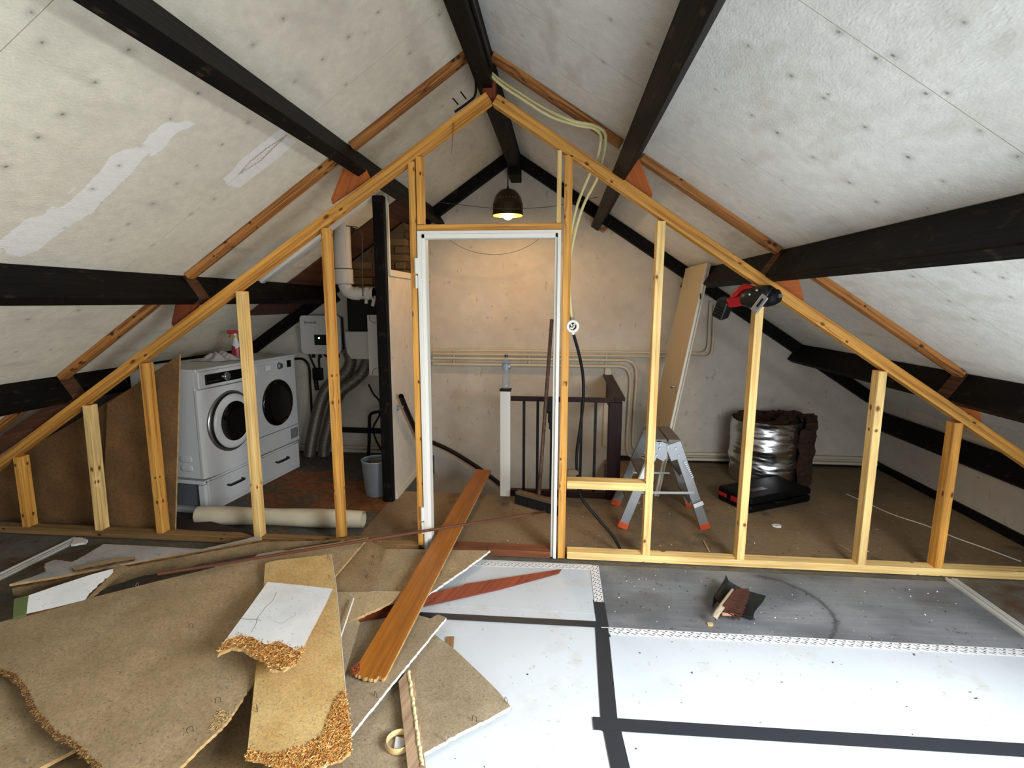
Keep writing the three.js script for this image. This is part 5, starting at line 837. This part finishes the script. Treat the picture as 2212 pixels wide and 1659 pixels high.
const TONES = [0xc98f45, 0xb87a34, 0xdcab62, 0xa4682a, 0xe2bc7c, 0x8a5420], TONES_D = [0x8f6a3c, 0x6e4d28, 0xa9804a, 0x57391c];
M.steel = std({ color: 0x54504a, metalness: 0.8, roughness: 0.45 });
function staples(parent, pl, list) { const n = pl.n.clone(); if (n.y < 0) n.negate(); list.forEach(([x, y, a = 0.4], i) => { const p = onPlane(x, y, pl.p, pl.n), d = V(Math.cos(a), 0, Math.sin(a)), q = p.clone().addScaledVector(n, 0.022).addScaledVector(d, 0.004), r = q.clone().addScaledVector(d, 0.014).addScaledVector(n, -0.004); mesh('bent_staple', tube([p.clone().addScaledVector(n, -0.002), q, r, r.clone().addScaledVector(n, -0.016)], 0.0011, 14, 5), i % 3 ? M.steel : M.alu, parent); }); }

// lower layer first
{
  const b = board('fibreboard_sheet', 'dark brown fibreboard mostly hidden under the largest torn board', 'fibreboard', [[250, 1500], [560, 1455], [740, 1560], [740, 1720], [60, 1720], [90, 1580]], [[560, 1455, 0.03], [700, 1659, 0.03], [200, 1659, 0.03]], 0.012, M.fibreDark, M.cutEdge, { group: 'torn boards on the floor' }); void b;
  const c = board('fibreboard_sheet', 'brown fibreboard below the ragged edge of the largest torn board', 'fibreboard', [[-80, 1440], [60, 1470], [190, 1590], [165, 1617], [60, 1672], [-80, 1740]], [[0, 1500, 0.075], [165, 1617, 0.06], [0, 1659, 0.07]], 0.014, M.fibre, M.cutEdge, { group: 'torn boards on the floor' }); staples(c.th, c.pl, [[52, 1648, 0.2]]);
  // right, lying flat on the white underlay
  const d = board('fibreboard_sheet', 'brown fibreboard with a curved edge and white-painted underside, lying over the white underlay', 'fibreboard', [[905, 1345], [945, 1375], [985, 1405], [1040, 1457], [1078, 1495], [1103, 1526], [1060, 1550], [1000, 1580], [917, 1626], [905, 1659], [850, 1760], [640, 1760], [730, 1560]], [[1040, 1457, 0.03], [920, 1625, 0.035], [760, 1659, 0.03]], 0.014, M.fibreGrey, M.whiteEdge, { group: 'torn boards on the floor', torn: [6, 7], rough: 0.003 }); staples(d.th, d.pl, [[957, 1597, 0.6], [1020, 1557, 0.2], [1090, 1515, 0.8], [812, 1500, 0.7]]);
  const e = board('fibreboard_sheet', 'brown fibreboard with a long straight white edge, under the end of the orange plank', 'fibreboard', [[905, 1329], [930, 1336], [946, 1327], [964, 1334], [862, 1458], [760, 1584], [690, 1668], [560, 1668], [730, 1450], [770, 1345], [850, 1332]], [[955, 1335, 0.055], [700, 1655, 0.085], [780, 1350, 0.035]], 0.013, M.fibreGrey, M.whiteEdge, { group: 'torn boards on the floor', torn: [3, 4, 5], rough: 0.002 }); staples(e.th, e.pl, [[880, 1400, 0.8], [809, 1503, 0.7]]);
  const h = board('fibreboard_sheet', 'narrow brown fibreboard piece tucked beside the pale strip', 'fibreboard', [[727, 1290], [778, 1345], [745, 1455], [735, 1440]], [[727, 1290, 0.11], [778, 1345, 0.09], [745, 1455, 0.09]], 0.012, M.fibreGrey, M.fibreDark, { group: 'torn boards on the floor' }); void h;
  const f = board('fibreboard_sheet', 'brown fibreboard with a white front edge, next to the door threshold', 'fibreboard', [[790, 1186], [862, 1186], [1059, 1189], [1000, 1232], [940, 1274], [925, 1284], [848, 1277], [770, 1277]], [[1059, 1189, 0.06], [935, 1280, 0.05], [790, 1190, 0.055]], 0.014, M.fibre, M.whiteEdge, { group: 'torn boards on the floor', torn: [2, 3], rough: 0.003 }); staples(f.th, f.pl, [[858, 1187, 0.1], [1052, 1188, 1], [952, 1236, 1]]);
  const g = board('fibreboard_sheet', 'brown fibreboard studded with bent staples, beside the largest torn board', 'fibreboard', [[795, 1166], [834, 1186], [800, 1277], [722, 1292], [700, 1260]], [[834, 1186, 0.075], [800, 1277, 0.066], [722, 1280, 0.11]], 0.012, M.fibreDark, M.cutEdge, { group: 'torn boards on the floor' }); staples(g.th, g.pl, [[815, 1175, 0.2], [804, 1205, 1], [802, 1220, 0.6], [789, 1234, 1], [791, 1248, 0.8]]);
  const i = board('fibreboard_sheet', 'tan fibreboard offcut with a ragged yellow edge under the orange plank', 'fibreboard', [[728, 1279], [880, 1277], [868, 1288], [815, 1315], [752, 1343], [735, 1350]], [[728, 1279, 0.125], [870, 1278, 0.09], [752, 1343, 0.1]], 0.014, M.fibre, M.cutEdge, { group: 'torn boards on the floor', torn: [2, 3], rough: 0.003 }); staples(i.th, i.pl, [[752, 1290, 0.1]]);
}
// sticks, laths and the plank
{
  const redM = std({ map: woodTex([128, 58, 34], [92, 38, 24], [146, 76, 48], 161, 0), roughness: 0.6 });
  const rs = board('red_lath', 'long splintered red-brown lath lying on the white underlay', 'lath', [[1213, 1229], [1207, 1237], [1080, 1271], [915, 1308], [800, 1340], [745, 1356], [742, 1342], [830, 1310], [925, 1283], [1000, 1264], [1005, 1261], [1130, 1242]], [[1213, 1230, 0.02], [915, 1308, 0.024], [745, 1350, 0.028]], 0.012, redM, redM, { part: 'lath' }); void rs;
  const A = onZ(1178, 1105, -3.42), B = onFloor(340, 1240, 0.16);
  const ls = single('long_lath', bar(A, B, 0.014, 0.015), std({ map: woodTex([106, 60, 38], [70, 36, 22], [128, 80, 54], 171, 0), roughness: 0.75 }), 'very long thin red-brown lath lying across the heap into the doorway', 'lath'); void ls;
  // the plank
  const pl = planeOf([[766, 1450, 0.092], [832, 1464, 0.085], [1046, 1014, 0.13]]); const far = (x, y) => onPlane(x, y, pl.p, pl.n);
  const t = thing('wooden_plank', 'long orange-brown varnished plank lying through the doorway', 'plank');
  const g = slab([far(1029, 1013), far(1061, 1016), far(833, 1462), far(829, 1466), far(818, 1460), far(808, 1468), far(768, 1456), far(764, 1450)], 0.016, { dir: far(1029, 1013).sub(far(766, 1450)), torn: [3, 4, 5], rough: 0.006, step: 0.008 });
  mesh('plank', g, [M.plank, M.cutEdge], t); fibres(t, [[757, 1446], [778, 1430], [776, 1452], [764, 1460]], pl, 160, 0.016, 0.004, [0x8a3c1a, 0xa4552a, 0x6e2c14], 171);
  // batten with dried glue
  const pb = planeOf([[862, 1470, 0.062], [922, 1650, 0.066], [880, 1655, 0.066]]), on = (x, y) => onPlane(x, y, pb.p, pb.n);
  const bt = thing('glue_batten', 'wooden batten with a bead of dried cream glue on the curved fibreboard', 'batten'); M.greyPine = std({ map: woodTex([160, 132, 104], [128, 100, 76], [178, 152, 122], 181, 0), roughness: 0.85 });
  mesh('batten', slab([on(861, 1472), on(882, 1446), on(893, 1449), on(924, 1690), on(884, 1690)], 0.028, {}), M.greyPine, bt);
  const bead = []; for (let k = 0; k <= 46; k++) { const s = k / 46; bead.push(on(883 + 29 * s + 2.4 * (hash(k, 1, 77) - 0.5), 1452 + 205 * s).add(V(0, 0.001 + 0.005 * (hash(k, 2, 77) - 0.5), 0))); } mesh('glue_bead', tube(bead, 0.0065, 160, 7), std({ color: 0xe6d9a8, roughness: 0.6 }), bt);
  single('short_batten', bar(onFloor(973, 1376, 0.0105), onFloor(968, 1440, 0.0105), 0.036, 0.01), std({ map: woodTex([140, 104, 66], [108, 76, 46], [156, 120, 80], 191, 0), roughness: 0.8 }), 'short brown batten end poking out from under the curved fibreboard', 'batten');
  const rp = onFloor(862, 1608, 0.036), r = thing('tape_roll', 'nearly used-up tape roll lying beside the glue batten', 'tape roll', [rp.x, 0.037, rp.z]);
  mesh('core', lathe([[0.042, 0], [0.046, 0], [0.046, 0.022], [0.042, 0.022], [0.042, 0]], 40), std({ color: 0xd8bd86, roughness: 0.7, side: THREE.DoubleSide }), r); mesh('plastic_scrap', slab([V(-0.02, 0.004, -0.028), V(0.03, 0.004, -0.02), V(0.012, 0.004, 0.034), V(-0.008, 0.004, 0.038)], 0.002), std({ color: 0xdfe2e8, roughness: 0.3 }), r);
  single('white_sliver', bar(onFloor(764, 1293, 0.135), onFloor(736, 1376, 0.13), 0.006, 0.012), M.whiteEdge, 'thin white-edged sliver of board standing against the pale strip', 'sliver');
}
// the largest board
{
  const p3 = [[0, 1345, 0.12], [795, 1160, 0.15], [385, 1659, 0.135]];
  const b = board('fibreboard_sheet', 'largest brown fibreboard, torn ragged along one side', 'fibreboard', [[-60, 1362], [0, 1344], [30, 1335], [190, 1293], [350, 1253], [463, 1226], [471, 1215], [515, 1213], [643, 1184], [719, 1173], [796, 1160], [722, 1246], [700, 1290], [549, 1470], [490, 1560], [385, 1661], [340, 1710], [260, 1710], [215, 1659], [198, 1643], [150, 1600], [128, 1592], [100, 1566], [75, 1535], [60, 1500], [48, 1480], [25, 1458], [0, 1449], [-60, 1446]], p3, 0.012, M.fibre, M.cutEdge, { group: 'torn boards on the floor', torn: [13, 14, 18, 19, 20, 21, 22, 23, 24, 25, 26, 27], rough: 0.0035 });
  const edge = [[-10, 1446], [25, 1458], [48, 1480], [60, 1500], [75, 1535], [100, 1566], [128, 1592], [150, 1600], [198, 1643], [222, 1665]];
  fibres(b.th, [...edge.map(([x, y]) => [x - 5, y + 6]), ...edge.slice().reverse().map(([x, y]) => [x + 3, y - 4])], b.pl, 1500, 0.014, 0.002, TONES_D, 205);
  fibres(b.th, [[488, 1560], [500, 1545], [474, 1530], [460, 1560], [455, 1585]], b.pl, 200, 0.016, 0.003, [0xb89a68, 0xa08050, 0xc8ae80], 207);
  staples(b.th, b.pl, [[494, 1488, 2.6], [478, 1517, 2.8], [418, 1580, 2.5], [735, 1200, 0.3], [780, 1180, 0.4], [418, 1357, 3], [300, 1266, 1.5], [417, 1236, 1.5]]);
}
// the pale strip on top of it, and the white broken piece
{
  const b = board('pale_board_strip', 'pale yellow fibreboard strip with one torn shaggy end, lying on the largest board', 'fibreboard', [[573, 1216], [600, 1210], [714, 1197], [726, 1262], [737, 1380], [747, 1500], [759, 1600], [757, 1624], [735, 1640], [690, 1652], [650, 1664], [600, 1656], [560, 1640], [533, 1636], [545, 1520], [553, 1440], [562, 1360]], [[573, 1216, 0.178], [714, 1197, 0.178], [650, 1659, 0.155]], 0.014, M.fibreLight, M.cutEdge, { torn: [0, 1, 7, 8, 9, 10, 11, 12], rough: 0.004 });
  const E = (x, y) => onPlane(x, y, b.pl.p, b.pl.n).add(V(0, -0.006, 0)); for (const [p, q] of [[[715, 1197], [726, 1262]], [[726, 1262], [737, 1380]], [[737, 1380], [747, 1500]], [[747, 1500], [759, 1602]]]) mesh('white_edge', bar(E(...p), E(...q), 0.003, 0.0145, V(0, 1, 0), 0.001), M.whiteEdge, b.th);
  fibres(b.th, [[745, 1492], [752, 1540], [758, 1600], [757, 1624], [735, 1642], [690, 1655], [650, 1668], [600, 1660], [560, 1644], [531, 1640], [536, 1622], [560, 1628], [580, 1632], [620, 1625], [660, 1612], [700, 1590], [708, 1555], [728, 1510]], b.pl, 5200, 0.017, 0.006, TONES, 211);
  staples(b.th, b.pl, [[580, 1238, 0.4], [707, 1208, 0.5], [709, 1250, 0.6], [716, 1370, 0.4], [555, 1532, 0.9]]);
  const w = board('white_broken_board', 'broken piece of white-painted board with a shaggy orange fracture, lying on the pale strip', 'fibreboard', [[578, 1257], [650, 1264], [719, 1272], [700, 1312], [655, 1398], [640, 1404], [600, 1384], [575, 1392], [545, 1376], [515, 1372], [488, 1384], [478, 1394], [540, 1310]], [[578, 1257, 0.225], [719, 1272, 0.212], [478, 1394, 0.255]], 0.006, M.whiteFace, M.cutEdge, { torn: [4, 5, 6, 7, 8, 9, 10], rough: 0.004, part: 'painted_face' });
  const low = board('board_core', '', '', [[590, 1270], [702, 1284], [655, 1404], [640, 1432], [612, 1448], [582, 1446], [572, 1428], [545, 1415], [522, 1402], [500, 1400], [478, 1410], [470, 1416], [480, 1396], [560, 1310]], [[578, 1257, 0.217], [719, 1272, 0.204], [478, 1394, 0.247]], 0.01, M.fibreLight, M.cutEdge, { torn: [2, 3, 4, 5, 6, 7, 8, 9], rough: 0.004, part: 'fibre_core' });
  const core = low.th.children[0]; low.th.remove(core); scene.remove(low.th); w.th.add(core);
  fibres(w.th, [[655, 1398], [640, 1404], [600, 1384], [575, 1392], [545, 1376], [515, 1372], [488, 1384], [470, 1412], [485, 1405], [505, 1396], [528, 1402], [548, 1416], [572, 1428], [584, 1446], [612, 1449], [642, 1432], [657, 1404]], low.pl, 3200, 0.016, 0.007, TONES, 223);
  const cr = (pts, r) => mesh('crack', tube(pts.map(([x, y]) => onPlane(x, y, w.pl.p, w.pl.n).add(V(0, -r * 0.55, 0))), r, 40, 5), M.crack = M.crack ?? std({ color: 0x4a4642, roughness: 1 }), w.th);
  cr([[521, 1336], [535, 1338], [548, 1338], [563, 1340]], 0.0022); cr([[597, 1280], [588, 1298], [575, 1310], [566, 1322], [556, 1335], [552, 1350], [542, 1366]], 0.0014); cr([[640, 1328], [622, 1338], [608, 1346], [592, 1342]], 0.0009);
}
// pile against the sill: grey-white painted sheets with a brown one under them
{
  const g1 = board('painted_board', 'long grey-white painted board with a pale sawn edge, lying by the pine floor plate', 'fibreboard', [[20, 1262], [70, 1246], [100, 1234], [96, 1218], [118, 1209], [156, 1214], [186, 1198], [224, 1175], [330, 1180], [436, 1186], [520, 1167], [558, 1157], [566, 1163], [470, 1184], [300, 1212], [120, 1246]], [[20, 1262, 0.115], [566, 1163, 0.1], [224, 1175, 0.085]], 0.012, M.greyFace, M.cutEdge, { torn: [2, 3, 4, 5], rough: 0.004 });
  const g3 = board('fibreboard_sheet', 'brown unpainted board slanting under the long grey-white one', 'fibreboard', [[28, 1268], [566, 1168], [700, 1165], [800, 1152], [640, 1180], [520, 1200], [300, 1243], [160, 1290], [90, 1290], [30, 1282]], [[28, 1268, 0.095], [800, 1152, 0.085], [300, 1243, 0.04]], 0.012, M.fibreDark, M.tornEdge, { group: 'torn boards on the floor', torn: [5, 6], rough: 0.004 });
  const g4 = board('fibreboard_sheet', 'narrow brown strip lying on the long grey-white board', 'fibreboard', [[155, 1226], [260, 1203], [292, 1203], [290, 1208], [250, 1214], [160, 1232]], [[155, 1226, 0.13], [292, 1203, 0.12], [160, 1232, 0.132]], 0.01, M.fibre, M.tornEdge, { group: 'torn boards on the floor', torn: [3, 4], rough: 0.003 });
  const wp = board('white_broken_board', 'broken white-painted board with a green end, leaning on the largest board', 'fibreboard', [[62, 1286], [120, 1266], [200, 1240], [246, 1228], [243, 1238], [200, 1275], [183, 1296], [120, 1312], [57, 1326]], [[62, 1286, 0.165], [246, 1228, 0.165], [57, 1326, 0.135]], 0.012, M.whiteFace, M.tornEdge, { torn: [3, 4, 5], rough: 0.004, part: 'painted_face' });
  const P = (x, y) => onPlane(x, y, wp.pl.p, wp.pl.n); mesh('green_end', slab([P(62, 1286), P(57, 1326), P(28, 1334), P(30, 1294)], 0.012), std({ color: 0x5d6b3a, roughness: 0.8 }), wp.th); mesh('fibre_edge', slab([P(246, 1228), P(252, 1219), P(276, 1224), P(240, 1254), P(196, 1290), P(186, 1295), P(243, 1238)], 0.014, { torn: [2, 3, 4], rough: 0.003 }), M.fibreDark, wp.th);
  const pl = board('plaster_lump', 'white plaster lump by the end of the pale edge profile', 'plaster', [[153, 1176], [160, 1162], [172, 1160], [190, 1166], [185, 1172], [165, 1175]], [[153, 1176, 0.02], [172, 1160, 0.02], [190, 1166, 0.02]], 0.014, M.whiteEdge, M.whiteEdge, { torn: [0, 2, 3, 4], rough: 0.006 }); void g1; void g3; void g4; void pl;
}
// ---------- boards standing behind the studs, linoleum roll, floor bits
{
  M.brownBoard = std({ map: dataTex(512, 512, fibreFn([126, 92, 52], [104, 74, 40], 881), true, [0.8, 0.8]), roughness: 0.85 });
  const st = (name, lab, pix, za, zb, m, e) => { const pts = pix.map(([x, y, top]) => onZ(x, y, top ? zb : za)); pts.forEach((p) => { p.z = za + (zb - za) * clamp(p.y / 1.3); }); const q = pix.map(([x, y]) => { const n = V(0, 0, 1); n.y = (za - zb) / 1.3; n.normalize(); return onPlane(x, y, V(0, 0, za), n); }); return single(name, slab(q, 0.012, { face: V(0, 0, 1) }), [m, e], lab, 'fibreboard', 'boards standing behind the studs'); };
  st('standing_board', 'tall brown fibreboard standing behind the knotty stud, its free edge beside the washing machine', [[388, 766], [378, 1148], [220, 1146], [232, 872], [300, 826]], -3.262, -3.34, M.brownBoard, M.cutEdge);
  st('standing_board', 'brown fibreboard standing in the low corner behind the shortest studs', [[262, 850], [255, 1140], [-80, 1138], [-80, 1046], [120, 935]], -3.32, -3.37, M.brownBoard, M.cutEdge);
  const a = onFloor(785, 1130, 0.066), b = onFloor(455, 1128, 0.066); a.z = -3.44; b.z = -3.40; a.x = onZ(785, 1122, -3.44).x; b.x = onZ(430, 1120, -3.40).x;
  const t = thing('linoleum_roll', 'cream linoleum roll lying on the floor behind the studs', 'linoleum roll'); M.lino = std({ map: dataTex(256, 256, (u, v) => mix3([206, 196, 172], [184, 172, 146], clamp(fbm(u, v, 4, 4, 4, 891) * 1.6 - 0.3)), true, [0.6, 0.6]), roughness: 0.5, side: THREE.DoubleSide });
  const d = a.clone().sub(b), L = d.length(), sp = [], I = [], U = 90, W = 12; for (let j = 0; j <= W; j++) for (let i = 0; i <= U; i++) { const s = i / U, an = s * Math.PI * 2 * 2.4, r = 0.048 + 0.017 * s + 0.004 * Math.sin(j * 0.9), p = b.clone().addScaledVector(d, j / W); sp.push(p.x, 0.068 + Math.sin(an) * r, p.z + Math.cos(an) * r); }
  for (let j = 0; j < W; j++) for (let i = 0; i < U; i++) { const k = j * (U + 1) + i; I.push(k, k + 1, k + U + 1, k + 1, k + U + 2, k + U + 1); }
  const g = new THREE.BufferGeometry(); g.setAttribute('position', new THREE.Float32BufferAttribute(sp, 3)); g.setIndex(I); g.computeVertexNormals(); boxUV(g); mesh('sheet', g, M.lino, t); void L;
  const fl = board('linoleum_offcut', 'flat cream linoleum offcut with dark backing beside the linoleum roll', 'linoleum', [[370, 1118], [420, 1116], [560, 1156], [540, 1160], [380, 1142]], [[370, 1118, 0.03], [420, 1116, 0.05], [560, 1156, 0.052]], 0.004, std({ color: 0x2a1a14, roughness: 0.7 }), M.lino); void fl;
  single('loose_string', tube([[1828, 1067], [1880, 1090], [1930, 1112], [2000, 1135], [2060, 1160], [2130, 1185], [2205, 1213]].map(([x, y]) => onFloor(x, y, 0.005)), 0.0045, 60, 6), std({ color: 0xcfc9bc, roughness: 0.6 }), 'loose white cord on the floor by the low right wall', 'cord');
  const chip = (x, y, s, lab, m) => { const c = onFloor(x, y), p = []; for (let i = 0; i < 7; i++) { const an = i / 7 * 6.283; p.push(V(c.x + Math.cos(an) * s * rr(0.6, 1.2), 0.012, c.z + Math.sin(an) * s * rr(0.5, 0.9))); } single('floor_scrap', slab(p, 0.011), m, lab, 'scrap'); };
  chip(1678, 1137, 0.036, 'white plaster scrap on the hardboard floor near the tool case', M.whiteEdge); chip(1535, 1352, 0.02, 'brown wood scrap in front of the dustpan', M.fibreLight);
  single('wood_sliver', bar(onFloor(1520, 1168, 0.004), onFloor(1532, 1192, 0.004), 0.012, 0.006), M.cutEdge, 'thin wooden sliver on the hardboard floor behind the floor plate', 'sliver');
  single('wood_sliver', bar(onFloor(1812, 1176, 0.004), onFloor(1838, 1191, 0.004), 0.008, 0.006), M.cutEdge, 'thin pale sliver beside the stud next to the insulation roll', 'sliver');
  const tow = onZ(1232, 1040, ZF - 0.05); single('dust_rag', new THREE.SphereGeometry(0.04, 20, 12).scale(1, 0.55, 0.7).translate(0.085, onZ(1219, 1035, ZF).y + 0.026, ZF - 0.05), std({ color: 0x9c8a6c, roughness: 1, bumpMap: grainBump, bumpScale: 0.01 }), 'lump of tan insulation wool on the noggin', 'wool'); void tow;
  // crumbs
  const cg = new THREE.TetrahedronGeometry(0.006), list = [];
  const crumbs = (name, label, n, zone, tones, hi, seed) => { const im = new THREE.InstancedMesh(cg, std({ color: 0xffffff, roughness: 0.9 }), n), m = new THREE.Matrix4(), c = new THREE.Color(); for (let i = 0; i < n; i++) { const [x, z] = zone(hash(i, 1, seed), hash(i, 2, seed)); const s = 0.22 + 0.8 * hash(i, 3, seed) ** 4; m.compose(V(x, hi, z), new THREE.Quaternion().setFromEuler(new THREE.Euler(hash(i, 4, seed) * 6, hash(i, 5, seed) * 6, 0)), V(s * 1.6, s * 0.5, s)); im.setMatrixAt(i, m); im.setColorAt(i, c.set(tones[Math.floor(hash(i, 6, seed) * tones.length)])); } im.name = name; im.castShadow = im.receiveShadow = true; tag(im, label, 'crumbs', null, 'stuff'); scene.add(im); };
  crumbs('wood_crumbs', 'wood and plaster crumbs on the hardboard floor', 900, (a2, b2) => [-1.2 + a2 * 4, -3.2 - b2 * b2 * 0.98], [0x6b5237, 0x8b6c48, 0x4c3a28, 0xc9bda6, 0x5c4630], 0.003, 31);
  crumbs('plaster_crumbs', 'white and dark crumbs on the grey sheet', 260, (a2, b2) => [0.28 + a2 * 1.9, -3.04 + b2 * 0.6], [0xdcdcd8, 0xdcdcd8, 0x35322e, 0x6b5237], 0.007, 33);
  crumbs('dark_crumbs', 'dark crumbs scattered on the white underlay', 110, (a2, b2) => [-0.5 + a2 * 2.6, -2.4 + b2 * 1.0], [0x4a4238, 0x6b5237, 0x3a342c], 0.007, 35); void list;
}

renderer.render(scene, camera);
